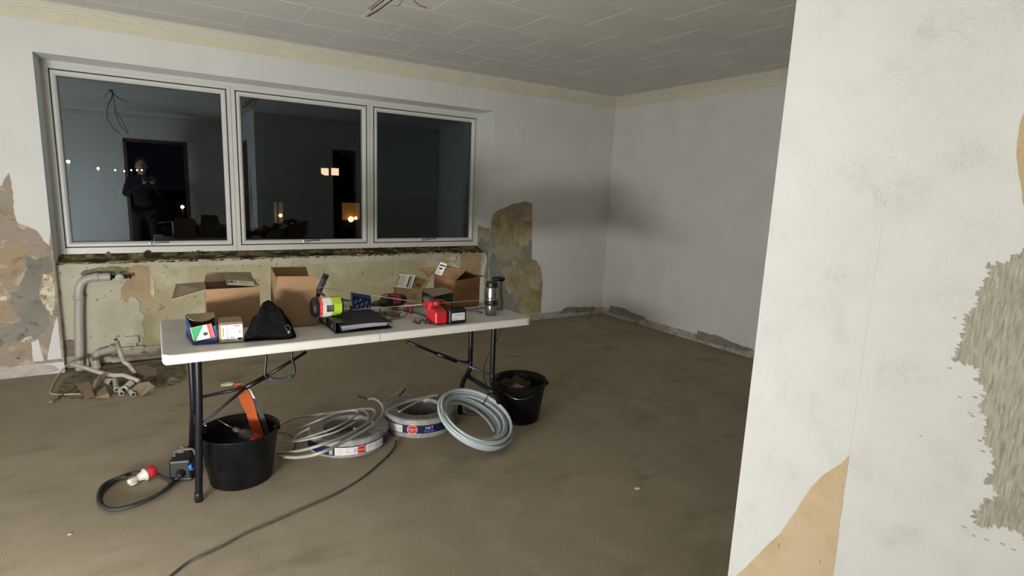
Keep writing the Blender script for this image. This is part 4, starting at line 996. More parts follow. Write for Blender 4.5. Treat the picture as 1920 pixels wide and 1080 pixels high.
# 17 dark cord and small plug near the mugs
T = thing('power_cable', 'flat dark cord running from the drill battery to the steel mugs', 'cable', G(880, 581, ZT))
bm = bmesh.new(); tube(bm, smooth_path([G(866, 581, ZT+.003), G(885, 581, ZT+.004), G(900, 578, ZT+.003), G(912, 576, ZT+.003)], 5), .0028, 6); obj('cord', bm, M_blk, T)
T = thing('probe', 'tiny brown-tipped probe on a thin grey wire lying in front of the mugs', 'probe', G(898, 585, ZT))
bm = bmesh.new(); tube(bm, [G(878, 583, ZT+.003), G(896, 584, ZT+.003)], .0014, 6); obj('wire', bm, M_greym, T)
bm = bmesh.new(); tube(bm, [G(895, 584, ZT+.005), G(904, 586, ZT+.005)], .0045, 8); obj('tip', bm, M_cardi, T)
T = thing('thin_cable', 'thin dark cable curling on the table in front of the pliers', 'cable', G(735, 595, ZT))
bm = bmesh.new(); tube(bm, smooth_path([G(728, 599, ZT+.003), G(738, 594, ZT+.003), G(745, 589, ZT+.003), G(752, 586, ZT+.003)], 5), .0022, 6); tube(bm, smooth_path([G(730, 600, ZT+.003), G(745, 597, ZT+.003), G(758, 592, ZT+.003), G(764, 588, ZT+.003)], 5), .0022, 6); obj('cable', bm, M_blk, T)

# ------------------------------------------------------------------ buckets
def bucket(T, c, r0, r1, h, lip=.006):
    bm = bmesh.new()
    lathe(bm, [(0, 0), (r0-.008, 0), (r0, .006), (r0+(r1-r0)*.86, h*.86), (r1-.006+.004, h*.865), (r1-.004, h*.94), (r1+lip*.6, h-.006), (r1+lip, h-.003), (r1+lip*.5, h), (r1-.002, h-.002), (r1-.012, h*.86), (r0-.004, .012), (0, .012)], c, 56)
    return obj('shell', bm, M_bucket, T)
c1 = V(.296, 2.842, 0)
T = thing('bucket', 'black plastic bucket under the left of the table holding a drill and an orange saw', 'bucket', c1)
bucket(T, c1, .140, .176, .262)
for a in (PI*.86, -.14*PI+.35):
    bm = bmesh.new(); p = c1+V(math.cos(a), math.sin(a), 0)*.172+V(0, 0, .238); box(bm, p-V(.012, .012, .014), p+V(.012, .012, .014), bev=.004, rot=a); obj('handle_lug', bm, M_bucket, T)
    bm = bmesh.new(); q = c1+V(math.cos(a), math.sin(a), 0)*.160+V(0, 0, .236); box(bm, q-V(.006, .009, .003), q+V(.006, .009, .003), bev=.001, rot=a); obj('wire_end', bm, M_chrome, T)
c2 = V(1.925, 2.822, 0)
T = thing('bucket', 'black plastic bucket with wire handle beside the right table legs, holding torn paper', 'bucket', c2)
bucket(T, c2, .128, .166, .268)
ha, hb = c2+V(-.140, .090, .245), c2+V(.140, -.092, .245)
for p in (ha, hb):
    bm = bmesh.new(); box(bm, p-V(.011, .011, .013), p+V(.011, .011, .013), bev=.004); obj('handle_lug', bm, M_bucket, T)
d_ = (CO-c2); d_.z = 0; d_.normalize()
P = []
for k in range(19):
    t = k/18; base = ha.lerp(hb, t); P.append(base+d_*(.176*math.sin(PI*t)**.8)+V(0, 0, -.052*math.sin(PI*t)))
bm = bmesh.new(); tube(bm, P, .0026, 8); obj('wire_handle', bm, M_steel, T)
# what is in the left bucket
T = thing('hand_saw', 'orange handled saw with a grey blade standing in the left black bucket', 'saw', (.36, 2.86, .03))
top = PY(447, 716, 2.95); low = V(.400, 2.905, .10); dd = (low-top); w_ = V(1, 0, 0)
def sp(t, o): return top+dd*t+V(1, 0, .25)*o
bm = bmesh.new()
prof_ = [(0, -.010), (.02, .014), (.08, .006), (.10, .020), (.16, .030), (.30, .034), (.5, .030), (.8, .030), (.95, .026), (.95, -.012), (.62, -.016), (.45, -.012), (.30, -.020), (.16, -.018), (.08, -.010), (.05, -.012), (.03, -.022)]
pts = [sp(a, b) for a, b in prof_]
nrm = V(.1, 1, 0).normalized(); A = [bm.verts.new(p-nrm*.011) for p in pts]; B = [bm.verts.new(p+nrm*.011) for p in pts]
for t in tessellate_polygon([pts]): bm.faces.new([A[i] for i in t]); bm.faces.new([B[i] for i in t][::-1])
for i in range(len(pts)): bm.faces.new((A[i], A[(i+1) % len(pts)], B[(i+1) % len(pts)], B[i]))
obj('handle', bm, M_orange, T)
bm = bmesh.new(); panel(bm, [sp(.12, .044), sp(.22, .050), sp(.30, .060), sp(.97, .056), sp(1.0, .036), sp(.30, .036)], .006); obj('blade', bm, M_blade, T)
bm = bmesh.new(); panel(bm, [sp(.10, .026), sp(.17, .040), sp(.30, .046), sp(.28, .036)], .012); obj('white_edge', bm, M_paper, T)
T = thing('cordless_drill', 'red and grey drill with a long thin bit lying inside the left black bucket', 'drill', (.30, 2.80, .06))
a, b = PY(408, 787, 2.87), V(.345, 2.79, .212); d_ = (b-a).normalized(); L_ = (b-a).length
bm = bmesh.new(); tube(bm, [a, a+d_*L_*.5], [.002, .0035], 8); obj('bit', bm, M_steel, T)
bm = bmesh.new(); lathe(bm, [(0, 0), (.008, 0), (.013, .008), (.015, .035), (.012, .04)], a+d_*L_*.45, 18, axis=d_); obj('chuck', bm, M_grey, T)
bm = bmesh.new(); lathe(bm, [(.012, 0), (.024, .008), (.030, .04), (.030, .075), (0, .08)], a+d_*(L_*.45+.036), 22, axis=d_); obj('gear_case', bm, M_grey, T)
bm = bmesh.new(); lathe(bm, [(0, .04), (.031, .04), (.033, .055), (.033, .12), (.026, .135), (0, .136)], a+d_*(L_*.45+.055), 22, axis=d_); obj('motor_housing', bm, M_red, T)
bm = bmesh.new(); h0 = a+d_*(L_*.45+.12); tube(bm, [h0, h0+V(-.03, -.02, -.10)], [.024, .020], 12); obj('handle', bm, M_grey, T)
# what is in the right bucket
T = thing('paper_bag', 'torn brown paper bag stuffed into the right black bucket', 'bag', c2+V(0, 0, .02))
bm = bmesh.new(); n = 28; rb = []
for lev, (zz, rr) in enumerate(((.03, .06), (.12, .085), (.20, .10), (.235, .112))):
    row = []
    for k in range(n):
        a = 2*PI*k/n; e = (1+.16*noise.noise(V(math.cos(a)*2, math.sin(a)*2, lev*.5))) if lev else 1
        z = zz+(.045*noise.noise(V(math.cos(a)*3.1, math.sin(a)*3.1, 7)) if lev == 3 else 0)
        row.append(bm.verts.new(c2+V(-.025+rr*e*math.cos(a)*.95, .02+rr*e*math.sin(a)*.8, z)))
    rb.append(row)
for i in range(3):
    for k in range(n): bm.faces.new((rb[i][k], rb[i][(k+1) % n], rb[i+1][(k+1) % n], rb[i+1][k]))
bmesh.ops.solidify(bm, geom=bm.faces[:], thickness=.002); obj('paper', bm, mat('brown_paper', '#5f4a34', .9, var=.2, scale=20), T)
T = thing('paper_scrap', 'crumpled pale grey paper on top of the brown bag in the right bucket', 'paper', c2+V(-.02, 0, .2))
bm = bmesh.new(); blob(bm, c2+V(-.02, -.005, .200), (.05, .04, .026), 3, .7, 3, 9); obj('paper', bm, mat('grey_paper', '#8f8c84', .9, var=.15), T)

# ------------------------------------------------------------------ wrapped cable rings
def ang(c, p): return math.atan2(p.y-c.y, p.x-c.x)
def wrapped_ring(T, c, R, r, h):
    bm = bmesh.new(); n = 7; pr = []
    for k in range(n):             # strands showing through the film
        z0 = h*k/n; z1 = h*(k+1)/n; e = .004 if k in (0, n-1) else 0
        pr += [(R-.004-e, z0+.001), (R-e*.5, (z0+z1)/2)]
    pr += [(R-.006, h-.002), (R-.016, h)]
    m = 7
    for k in range(m): x0 = R-.016-(R-.016-r)*k/m; x1 = R-.016-(R-.016-r)*(k+1)/m; pr += [((x0+x1)/2, h+.0025), (x1, h-.001)]
    pr += [(r, .001)]
    lathe(bm, pr, c, 72, closed=True)
    for v in bm.verts: v.co += V(noise.noise(v.co*14)*.004, noise.noise(v.co*14+V(9, 0, 0))*.004, 0)
    return obj('wrapped_strands', bm, M_film, T)
def band(par, name, c, R, z0, z1, a0, a1, m, off=.0):
    bm = bmesh.new(); n = max(2, int(abs(a1-a0)/.06)); rows_ = []
    for i in range(n+1):
        a = a0+(a1-a0)*i/n; u = V(math.cos(a), math.sin(a), 0)
        rows_.append([bm.verts.new(c+u*(R+off+.0012)+V(0, 0, z0)), bm.verts.new(c+u*(R+off+.0012)+V(0, 0, z1)), bm.verts.new(c+u*(R+off)+V(0, 0, z1)), bm.verts.new(c+u*(R+off)+V(0, 0, z0))])
    for i in range(n):
        for j in range(4): f = bm.faces.new((rows_[i][j], rows_[i+1][j], rows_[i+1][(j+1) % 4], rows_[i][(j+1) % 4]))
    bm.faces.new(rows_[0]); bm.faces.new(rows_[-1][::-1]); return obj(name, bm, m, par)
M_navy = mat('navy_label', '#14173f', .4, var=.05); M_badge = mat('red_badge', '#b8281e', .4, var=.05); M_wht = mat('label_white', '#cfcdc9', .5, var=.04)
def bandtext(par, name, s, size, c, R, am, zm, m, off):
    bm = bmesh.new(); add_text(bm, s, size, lambda x, y: c+V(math.cos(am+x/R), math.sin(am+x/R), 0)*(R+off)+V(0, 0, zm+y)); return obj(name, bm, m, par)
def badge(par, c, R, am, zm, rad):
    for nm, rr, m_, of in (('badge_rim', rad, M_wht, .0015), ('badge', rad*.9, M_badge, .0020)):
        bm = bmesh.new(); cen = bm.verts.new(c+V(math.cos(am), math.sin(am), 0)*(R+of)+V(0, 0, zm)); P = []
        for k in range(24):
            t = 2*PI*k/24; x, y = rr*math.cos(t), max(-rr*.86, min(rr*.86, rr*math.sin(t))); a = am+x/R; P.append(bm.verts.new(c+V(math.cos(a), math.sin(a), 0)*(R+of)+V(0, 0, zm+y)))
        for k in range(24): bm.faces.new((cen, P[k], P[(k+1) % 24]))
        o = obj(nm, bm, m_, par)
    return o
def printed(par, c, R, a0, a1, z0, z1, seed, off):
    rn = random.Random(seed); bm = bmesh.new()
    def q(u0, u1, v0, v1):
        aa, ab = a0+(a1-a0)*u0, a0+(a1-a0)*u1; n = max(1, int((ab-aa)/.05)); prev = None
        for i in range(n+1):
            a = aa+(ab-aa)*i/n; u = V(math.cos(a), math.sin(a), 0)*(R+off); pr_ = (bm.verts.new(c+u+V(0, 0, z0+(z1-z0)*v0)), bm.verts.new(c+u+V(0, 0, z0+(z1-z0)*v1)))
            if prev: bm.faces.new((prev[0], pr_[0], pr_[1], prev[1]))
            prev = pr_
    for k in range(5): q(.06, .06+rn.uniform(.15, .33), .80-.15*k, .84-.15*k)
    for k in range(4): q(.46, .46+rn.uniform(.1, .3), .78-.16*k, .82-.16*k)
    for k in range(5): q(.83+.022*k, .838+.022*k, .22, .80)
    return obj('small_print', bm, M_inkg, par)
cB = V(1.325, 3.030, 0); RB, hB = .222, .112
T = thing('cable_ring', 'film wrapped ring of grey cable with a blue label and round red badge, upright lettering in view', 'cable ring', cB)
T['label'] = 'film-wrapped cable ring with blue label and whole red badge, left of the pale hose-like coil'
wrapped_ring(T, cB, RB, .135, hB)
aB = ang(cB, G(775, 803, .054)); z0, z1 = .036, .083
lb = band(T, 'label_band', cB, RB, z0, z1, aB-.85, aB+1.1, M_navy, .001)
wl = ang(cB, G(722, 795, .06)); w2 = ang(cB, G(756, 803, .058))
lo_, hi_ = min(wl, w2), max(wl, w2); wb = band(lb, 'white_panel', cB, RB, z0+.002, z1-.003, lo_, hi_, M_wht, .0022); printed(lb, cB, RB, lo_, hi_, z0+.002, z1-.003, 3, .0042)
b_ = badge(lb, cB, RB+.002, aB, (z0+z1)/2, .030)
bandtext(lb, 'badge_lettering', 'NOIKLX', .0125, cB, RB, aB, (z0+z1)/2+.001, M_wht, .0052)
bandtext(lb, 'badge_lettering', '3G', .009, cB, RB, aB, (z0+z1)/2-.010, M_wht, .0052)
bandtext(lb, 'brand_lettering', 'NKT', .024, cB, RB, ang(cB, G(804, 800, .068)), z1-.016, M_wht, .0036)
aN = ang(cB, G(804, 800, .068)); band(lb, 'small_text_block', cB, RB, z0+.006, z0+.018, aN-.14, aN+.14, mat('blue_text_block', '#3b4f87', .5, var=.3, scale=150), .0022)
cA = V(.872, 2.998, 0); RA, hA = .224, .096
T = thing('cable_ring', 'film-wrapped cable ring under the loose grey loops, its blue label seen edge on', 'cable ring', cA)
wrapped_ring(T, cA, RA, .135, hA)
z0, z1 = .020, .068
gA = lambda x, y: ang(cA, G(x, y, .045))
a0, a1 = gA(584, 838), gA(722, 818)
lb = band(T, 'label_band', cA, RA, z0, z1, a0-.3, a1+.25, M_navy, .001)
for x0_, y0_, x1_, y1_, sd in ((625, 850, 673, 848, 5), (690, 843, 718, 826, 6)):
    u, v = gA(x0_, y0_), gA(x1_, y1_); band(lb, 'white_panel', cA, RA, z0+.002, z1-.003, u, v, M_wht, .0022); printed(lb, cA, RA, u, v, z0+.002, z1-.003, sd, .0042)
u, v = gA(611, 851), gA(619, 851); band(lb, 'green_mark', cA, RA, z0+.006, z1-.012, u, v, mat('pale_green_mark', '#7f9b80', .5, var=0), .0022)
ab = gA(681, 846); badge(lb, cA, RA+.002, ab, (z0+z1)/2, .026); bandtext(lb, 'badge_lettering', 'NOIKLX', .011, cA, RA, ab, (z0+z1)/2, M_wht, .0052)
bm = bmesh.new(); q = cA+V(-.02, .155, .085); panel(bm, [q, q+V(.055, .0, -.03), q+V(.075, -.02, -.075), q+V(.018, -.02, -.06)], .0012); obj('inner_tag', bm, M_wht, T)
# loose cables
def cz(X): return .018+.125*min(1, max(0, (X-80)/520))
def lp(pts, f=cz): return [G(510+X/6.748, 700+Y/6.748, f(X)) for X, Y in pts]
T = thing('loose_cable', 'thick pale grey cable swept in long loops over the left wrapped ring', 'cable', (.8, 3.0, .02))
bm = bmesh.new(); tube(bm, smooth_path(lp([(70, 1005), (300, 990), (560, 925), (860, 820), (1060, 720), (1230, 610), (1310, 520), (1290, 462), (1180, 448), (900, 480), (600, 520), (300, 560), (110, 645)]), 7), .0082, 8); obj('cable', bm, M_coil, T)
T = thing('loose_cable', 'thick grey cable rising from the bucket and curling over to a bare dark end', 'cable', (.8, 3.0, .02))
bm = bmesh.new(); tube(bm, smooth_path(lp([(90, 1050), (330, 1062), (600, 1010), (900, 870), (1150, 730), (1320, 620), (1400, 520), (1412, 440), (1370, 370), (1290, 325), (1210, 332)], lambda X: cz(X)+.014), 7), .0086, 8); cb = obj('cable', bm, M_coil, T)
bm = bmesh.new(); tube(bm, smooth_path(lp([(1212, 332), (1150, 305), (1088, 290)], lambda X: .155), 4), .0042, 6); obj('bare_core', bm, M_blk, T)
T = thing('loose_cable', 'thinner grey cable in two narrow loops above the left wrapped ring', 'cable', (.8, 3.0, .02))
bm = bmesh.new(); tube(bm, smooth_path(lp([(1050, 612), (980, 652), (800, 742), (520, 822), (280, 864), (150, 862), (138, 815), (230, 755), (400, 672), (600, 588), (820, 500), (1000, 468), (1085, 485), (1070, 530), (960, 602), (760, 702), (480, 800), (330, 845), (270, 840), (350, 760), (480, 690)], lambda X: cz(X)+.022), 6), .0054, 8); obj('cable', bm, M_coil, T)
T = thing('loose_cable', 'short grey cable arching at the right of the left ring, with a cut hollow end', 'cable', (1.0, 3.1, .02))
bm = bmesh.new(); e_ = lp([(1060, 702), (1150, 660), (1215, 600), (1215, 520), (1150, 470), (1060, 455)], lambda X: .135); tube(bm, smooth_path(e_, 6), .0052, 8); obj('cable', bm, M_coil, T)
d_ = (e_[0]-e_[1]).normalized(); bm = bmesh.new(); lathe(bm, [(.004, 0), (.0095, 0), (.0095, .012), (.004, .012), (.004, 0)], e_[0], 14, axis=d_); obj('cut_end', bm, M_white_pl, T)
T = thing('thin_wire', 'thin brown and dark wire trailing between the left bucket and the wrapped ring', 'wire', (.6, 3.1, .01))
bm = bmesh.new(); tube(bm, smooth_path(lp([(70, 745), (200, 765), (260, 810), (290, 870), (290, 930), (250, 980)], lambda X: .006), 5), .0028, 6); obj('wire', bm, M_brownw, T)
T = thing('loose_cable', 'pair of cream cable ends crossing over the upright-labelled wrapped ring', 'cable', (1.2, 3.1, .12))
for l in ([(723, 771), (750, 758), (790, 746), (818, 738)], [(748, 772), (775, 757), (800, 746), (822, 740)]):
    bm = bmesh.new(); tube(bm, smooth_path([G(x, y, .135) for x, y in l], 5), .0048, 8); obj('cable', bm, M_cream_c, T)
T = thing('loose_cable', 'pair of short cable stubs sticking up behind the two wrapped rings', 'cable', (1.2, 3.3, .02))
bm = bmesh.new(); tube(bm, smooth_path([G(718, 757, .10), PY(738, 742, 3.32), PY(757, 727, 3.34)], 4), .0042, 8); obj('cable', bm, M_cream_c, T)
bm = bmesh.new(); tube(bm, smooth_path([PY(748, 742, 3.3), PY(755, 736, 3.32), PY(760, 728, 3.34)], 4), .0042, 8); obj('cable', bm, M_blk, T)

# coil of pale cable leaning on the ring
cC = V(1.488, 2.636, .146); nC = V(.272, -.415, 1).normalized(); uC = nC.cross(V(0, 1, 0)).normalized(); vC = nC.cross(uC)
rn = random.Random(21); P = []; TN = 15; SP = 40; prm = []
for k in range(TN+1):
    lay = k/TN
    prm.append((.158+.080*((k*5) % 16)/15, (-.040+.080*((k*7) % 16)/15), rn.uniform(0, 6.28), rn.uniform(.006, .018), rn.uniform(-.016, .016)))
for i in range(TN*SP+1):
    k = i//SP; f_ = (i % SP)/SP; a = 2*PI*i/SP+2.9
    g0 = prm[min(k, TN)]; g1 = prm[min(k+1, TN)]; s_ = f_*f_*(3-2*f_); mixv = lambda j: g0[j]*(1-s_)+g1[j]*s_
    tied = .5+.5*math.cos(a-1.15-2*PI*round((a-1.15)/(2*PI)))      # strands close up at the tie
    R_ = mixv(0)+(.205-mixv(0))*.30*tied**4+mixv(3)*math.sin(a+mixv(2))*(1-tied**2*.6); ax_ = mixv(1)*(1-.25*tied**4)+mixv(4)*math.cos(a*1.0+mixv(2))
    p = cC+uC*math.cos(a)*R_+vC*math.sin(a)*R_+nC*ax_
    if p.z < .009: p.z = .009
    P.append(p)
T = thing('cable_coil', 'coil of pale blue-grey cable tied in black, leaning on the right wrapped ring', 'cable coil', (cC.x, cC.y, 0))
bm = bmesh.new(); tube(bm, P, .0086, 8); obj('cable', bm, M_hose, T)
tp = min(P, key=lambda p: (V(*[(p-CO).dot(CR)/(p-CO).dot(CF)*FPX+960-903, 540-(p-CO).dot(CU)/(p-CO).dot(CF)*FPX-758, 0])).length)
aT = math.atan2((tp-cC).dot(vC), (tp-cC).dot(uC)); mid = cC+(uC*math.cos(aT)+vC*math.sin(aT))*.212; rd = (uC*math.cos(aT)+vC*math.sin(aT))
bm = bmesh.new(); tube(bm, [mid+rd*.056*math.cos(t)+nC*.050*math.sin(t) for t in (2*PI*k/28 for k in range(28))], .0026, 6, closed=True); obj('tie', bm, M_blk, T)

# black cables under and behind the coil
T = thing('black_cable', 'tangled black cable on the floor behind the pale coil, below the right table legs', 'cable', (1.7, 2.9, .01))
for l in ([(862, 769), (868, 775), (885, 778), (905, 777), (925, 774), (940, 768)], [(872, 764), (880, 771), (897, 772), (905, 768)], [(895, 754), (905, 746), (918, 738), (930, 730)], [(897, 757), (912, 748), (925, 742)], [(903, 749), (918, 750), (935, 756)]):
    bm = bmesh.new(); tube(bm, smooth_path([G(x, y, .008) for x, y in l], 5), .0036, 6); obj('strand', bm, M_blk, T)
T = thing('black_cable', 'thin dark cable hanging from the right end of the table down to the floor', 'cable', (1.8, 3.0, 0))
bm = bmesh.new(); tube(bm, smooth_path([PY(x, y, Y) for x, y, Y in ((941, 616, 3.0), (936, 628, 3.02), (928, 645, 3.04), (917, 664, 3.06), (909, 685, 3.08), (907, 703, 3.09), (912, 722, 3.09), (924, 737, 3.09))]+[V(1.87, 3.16, .05), V(1.84, 3.2, .006), V(1.75, 3.2, .006)], 6), .0032, 6); obj('cable', bm, M_blk, T)
T = thing('floor_cable', 'long dark cable snaking over the bare floor from the wrapped rings towards the viewer', 'cable', G(600, 945))
bm = bmesh.new(); L_ = [(742, 826), (740, 838), (728, 853), (712, 868), (690, 888), (660, 908), (622, 930), (575, 951), (540, 966), (500, 984), (460, 1001), (420, 1022), (385, 1040), (352, 1055), (320, 1079), (300, 1096)]
tube(bm, smooth_path([G(x, y, .006)+V(0, .002*math.sin(i*2.1), 0) for i, (x, y) in enumerate(L_)], 6), .0048, 8); obj('cable', bm, mat('dusty_black_cable', '#4b463e', .8, var=.25, scale=40), T)

# ------------------------------------------------------------------ socket splitter, its cable and the red plug
T = thing('socket_box', 'black rubber power distributor box with blue sockets standing behind the front table leg', 'socket box', (.045, 2.985, 0))
e1 = V(1, -.30, 0).normalized(); e2 = V(.30, 1, 0).normalized(); o_ = V(.000, 2.945, 0); rz = math.atan2(e1.y, e1.x)
cc = o_+e1*.055+e2*.05
bm = bmesh.new(); box(bm, (cc.x-.062, cc.y-.05, .012), (cc.x+.034, cc.y+.05, .108), bev=.010, rot=rz); bd = obj('housing', bm, M_blackp, T)
bm = bmesh.new(); box(bm, (cc.x-.066, cc.y-.054, .002), (cc.x+.038, cc.y+.054, .020), bev=.006, rot=rz); obj('base_plate', bm, M_blk, T)
for s in (0, 1):
    p = o_+e1*.080+e2*(.018+.05*s)+V(0, 0, .066); bm = bmesh.new()
    lathe(bm, [(0, 0), (.024, 0), (.024, .012), (.020, .016), (0, .014)], p, 20, axis=e1+V(0, 0, .25)); obj('socket', bm, M_bluep, T)
p = o_+e2*.05-e1*.004+V(0, 0, .075); bm = bmesh.new(); lathe(bm, [(0, 0), (.022, 0), (.022, .010), (0, .012)], p, 20, axis=-e1+V(0, 0, .3)); obj('socket', bm, M_bluep, T)
for x, z in ((.006, .095), (.078, .095), (.078, .028)):
    bm = bmesh.new(); q = o_+e1*x-e2*.001+V(0, 0, z); lathe(bm, [(0, 0), (.0045, 0), (.0035, .003), (0, .003)], q, 10, axis=-e2); obj('screw_head', bm, M_chrome, bd)
bm = bmesh.new(); hp = [cc+e1*-.045+V(0, 0, .106), cc-e1*.04+V(0, 0, .135), cc+e1*.03+V(0, 0, .140), cc+e1*.045+V(0, 0, .108)]; tube(bm, smooth_path(hp, 5), .007, 8); obj('carry_handle', bm, M_grey, T)
gp = o_+e1*.045-e2*.002+V(0, 0, .045); bm = bmesh.new(); lathe(bm, [(.022, 0), (.020, .014), (.013, .028), (.012, .034), (0, .034)], gp, 18, axis=-e2-V(0, 0, .1)); obj('cable_gland', bm, M_blk, T)
T = thing('supply_cable', 'thick black cable looping on the floor from the socket box to the red plug', 'cable', G(240, 930))
gl = gp-e2*.036
def fz(l, z=.012): return [G(x, y, z) for x, y in l]
bm = bmesh.new(); P = [gl]+fz([(322, 905), (312, 916), (295, 928), (270, 940), (240, 950), (212, 955), (194, 949), (189, 936), (194, 921), (210, 905), (230, 893), (256, 886), (285, 887), (308, 896), (324, 907), (316, 918), (298, 931), (272, 945), (240, 956), (210, 960), (190, 952), (185, 936), (192, 917), (212, 902), (238, 895)], .012)
for i in range(15, len(P)): P[i] = P[i]+V(0, 0, .012 if i < 24 else .006)
tube(bm, smooth_path(P, 6), .0085, 10); obj('cable', bm, mat('dusty_rubber_cable', '#2a2927', .7, var=.3, scale=30), T)
T = thing('power_plug', 'white and grey industrial plug with a round red cap lying by the black cable loop', 'plug', G(262, 895))
pa, pb = G(240, 905, .026), G(288, 882, .036); d_ = (pb-pa).normalized(); L_ = (pb-pa).length
bm = bmesh.new(); lathe(bm, [(0, 0), (.011, 0), (.014, .01), (.015, .035), (.012, .04), (.016, .045), (.022, .07), (.026, L_*.62), (.027, L_*.66)], pa, 24, axis=d_); obj('body', bm, M_white_pl, T)
bm = bmesh.new(); lathe(bm, [(.022, -.004), (.030, -.002), (.030, .006), (.027, .008)], pa+d_*L_*.64, 24, axis=d_); obj('grey_collar', bm, M_pipe, T)
bm = bmesh.new(); lathe(bm, [(.024, 0), (.0275, .002), (.0280, L_*.34), (.024, L_*.38), (0, L_*.38)], pa+d_*(L_*.66), 24, axis=d_); obj('red_cap', bm, M_red, T)
bm = bmesh.new(); lathe(bm, [(0, 0), (.010, 0), (.012, .02), (.009, .035), (0, .036)], G(244, 908, .014), 16, axis=d_+V(0, 0, -.1)); obj('strain_relief', bm, M_white_pl, T)
T = thing('foam_piece', 'dusty pink crumpled scrap behind the socket box at the rear table leg', 'scrap', G(352, 850))
bm = bmesh.new(); blob(bm, G(345, 853, .045), (.028, .02, .044), 3, .6, 2.5, 3); obj('scrap', bm, mat('dusty_pink_scrap', '#8b6a66', .9, var=.2), T)

# ------------------------------------------------------------------ heating pipes in the niche
def pipe(name, label, cat, pts, r, joints=()):
    T = thing(name, label, cat, V(pts[0][0], pts[0][1], 0)); bm = bmesh.new(); P = smooth_path(pts, 7); tube(bm, P, r, 20); pp = obj('pipe', bm, M_pipe, T)
    for p, d_ in joints:
        bm = bmesh.new(); lathe(bm, [(r, -.016), (r+.0045, -.014), (r+.0045, .014), (r, .016)], p, 22, axis=d_); obj('socket_joint', bm, M_pipe, T)
    return T
yp = 5.085
pa_ = PY(207, 519, yp); xv = PY(148, 560, yp).x; zt_ = pa_.z
T = pipe('heating_pipe', 'thick painted heating pipe rising from the floor and bending right to a white valve knob', 'pipe',
         [(xv-.035, yp-.01, .0), (xv-.026, yp-.006, .15), (xv-.010, yp, .42), (xv, yp, zt_-.16), (xv+.004, yp, zt_-.09), (xv+.030, yp, zt_-.028), (xv+.085, yp, zt_-.002), (xv+.15, yp, zt_), (pa_.x, yp, zt_)], .0285,
         [(V(xv-.001, yp, zt_-.145), (0, 0, 1)), (V(xv+.115, yp, zt_), (1, 0, 0))])
bm = bmesh.new(); lathe(bm, [(0, 0), (.026, 0), (.026, .012), (.014, .014), (.014, .10), (0, .10)], (pa_.x-.002, yp, zt_), 18, axis=(1, 0, 0)); vv = obj('valve_nut', bm, M_blackm, T)
kp = PY(224, 520, yp-.02); bm = bmesh.new(); lathe(bm, [(0, 0), (.026, 0), (.029, .006), (.029, .026), (.025, .032), (0, .033)], V(kp.x, yp-.008, kp.z), 24, axis=(0, -1, -.15)); kb = obj('valve_knob', bm, M_white_pl, T)
bm = bmesh.new(); box(bm, (kp.x-.012, yp-.044, kp.z-.004), (kp.x+.012, yp-.0405, kp.z+.002)); obj('knob_mark', bm, M_inkg, kb)
bm = bmesh.new(); lathe(bm, [(.010, 0), (.017, .002), (.017, .016), (.009, .02), (.009, .03), (.017, .033), (.017, .045), (0, .046)], V(kp.x+.03, yp, zt_-.002), 8, axis=(1, 0, -.05)); obj('union_nut', bm, mat('rusty_metal', '#3b2823', .6, .6, var=.2), T)
q = PY(180, 685, 5.05); q2 = PY(213, 655, 5.09)
pipe('heating_pipe', 'short lower elbow of painted pipe between the floor and the niche wall', 'pipe',
     [(q.x, 5.05, 0), (q.x, 5.055, .06), (q.x+.01, 5.065, .11), (q.x+.05, 5.08, q2.z-.008), (q.x+.11, 5.09, q2.z), (q2.x, 5.10, q2.z+.004)], .026,
     [(V(q.x, 5.05, .022), (0, 0, 1)), (V(q2.x-.012, 5.098, q2.z+.003), (1, .05, 0))])
p = PY(248, 642, 5.14); T = thing('pipe_bracket', 'small painted wall bracket low on the niche wall right of the pipe elbow', 'bracket', p)
bm = bmesh.new(); box(bm, (p.x-.045, 5.118, p.z-.005), (p.x+.045, PYF, p.z+.052), bev=.006); obj('block', bm, M_paraL, T)
bm = bmesh.new(); box(bm, (p.x-.085, 5.112, p.z-.05), (p.x+.075, PYF, p.z-.030), bev=.004); tube(bm, [(p.x+.02, 5.13, p.z-.03), (p.x+.02, 5.13, p.z)], .010, 8); obj('foot', bm, M_skirt, T)
p = PY(131, 655, 5.14); T = thing('wall_plate', 'pinkish broken round patch plate left of the tall heating pipe', 'plate', p)
bm = bmesh.new(); lathe(bm, [(0, 0), (.072, 0), (.072, .010), (.060, .016), (0, .012)], (p.x+.0, PYF-.001, p.z), 22, axis=(0, -1, 0)); obj('plate', bm, mat('pinkish_mortar', '#83756a', .95, var=.2, scale=20, bump=.5), T)

# ------------------------------------------------------------------ rubble and offcuts on the floor by the niche
def dp(X, Y, z=0): return G(120+X/7.714, 620+Y/7.714, z)
bm = bmesh.new(); gx, gy = 46, 22; V_ = []
ca, cb_ = dp(60, 620), dp(1340, 900)
for i in range(gx+1):
    row = []
    for j in range(gy+1):
        x = -.62+.78*i/gx; y = 4.36+.72*j/gy; u, v = i/gx*2-1, j/gy*2-1
        e = max(0, 1-(abs(u)**3+abs(v)**3)); n_ = noise.noise(V(x*9, y*9, 0))*.5+.5; n2 = noise.noise(V(x*34, y*34, 4))
        z = .001+e*(.010*n_+.010*max(0, n2)); z += .028*math.exp(-((x+.16)**2/.02+(y-4.62)**2/.02))*e
        row.append(bm.verts.new((x, y, z if e > 0 else -.004)))
    V_.append(row)
for i in range(gx):
    for j in range(gy): f = bm.faces.new((V_[i][j], V_[i+1][j], V_[i+1][j+1], V_[i][j+1]))
tagged('rubble', bm, M_dust, 'low spread of dusty mortar rubble on the floor below the heating pipes', 'rubble', kind='stuff', loc=(-.25, 4.7, 0))
rn = random.Random(17)
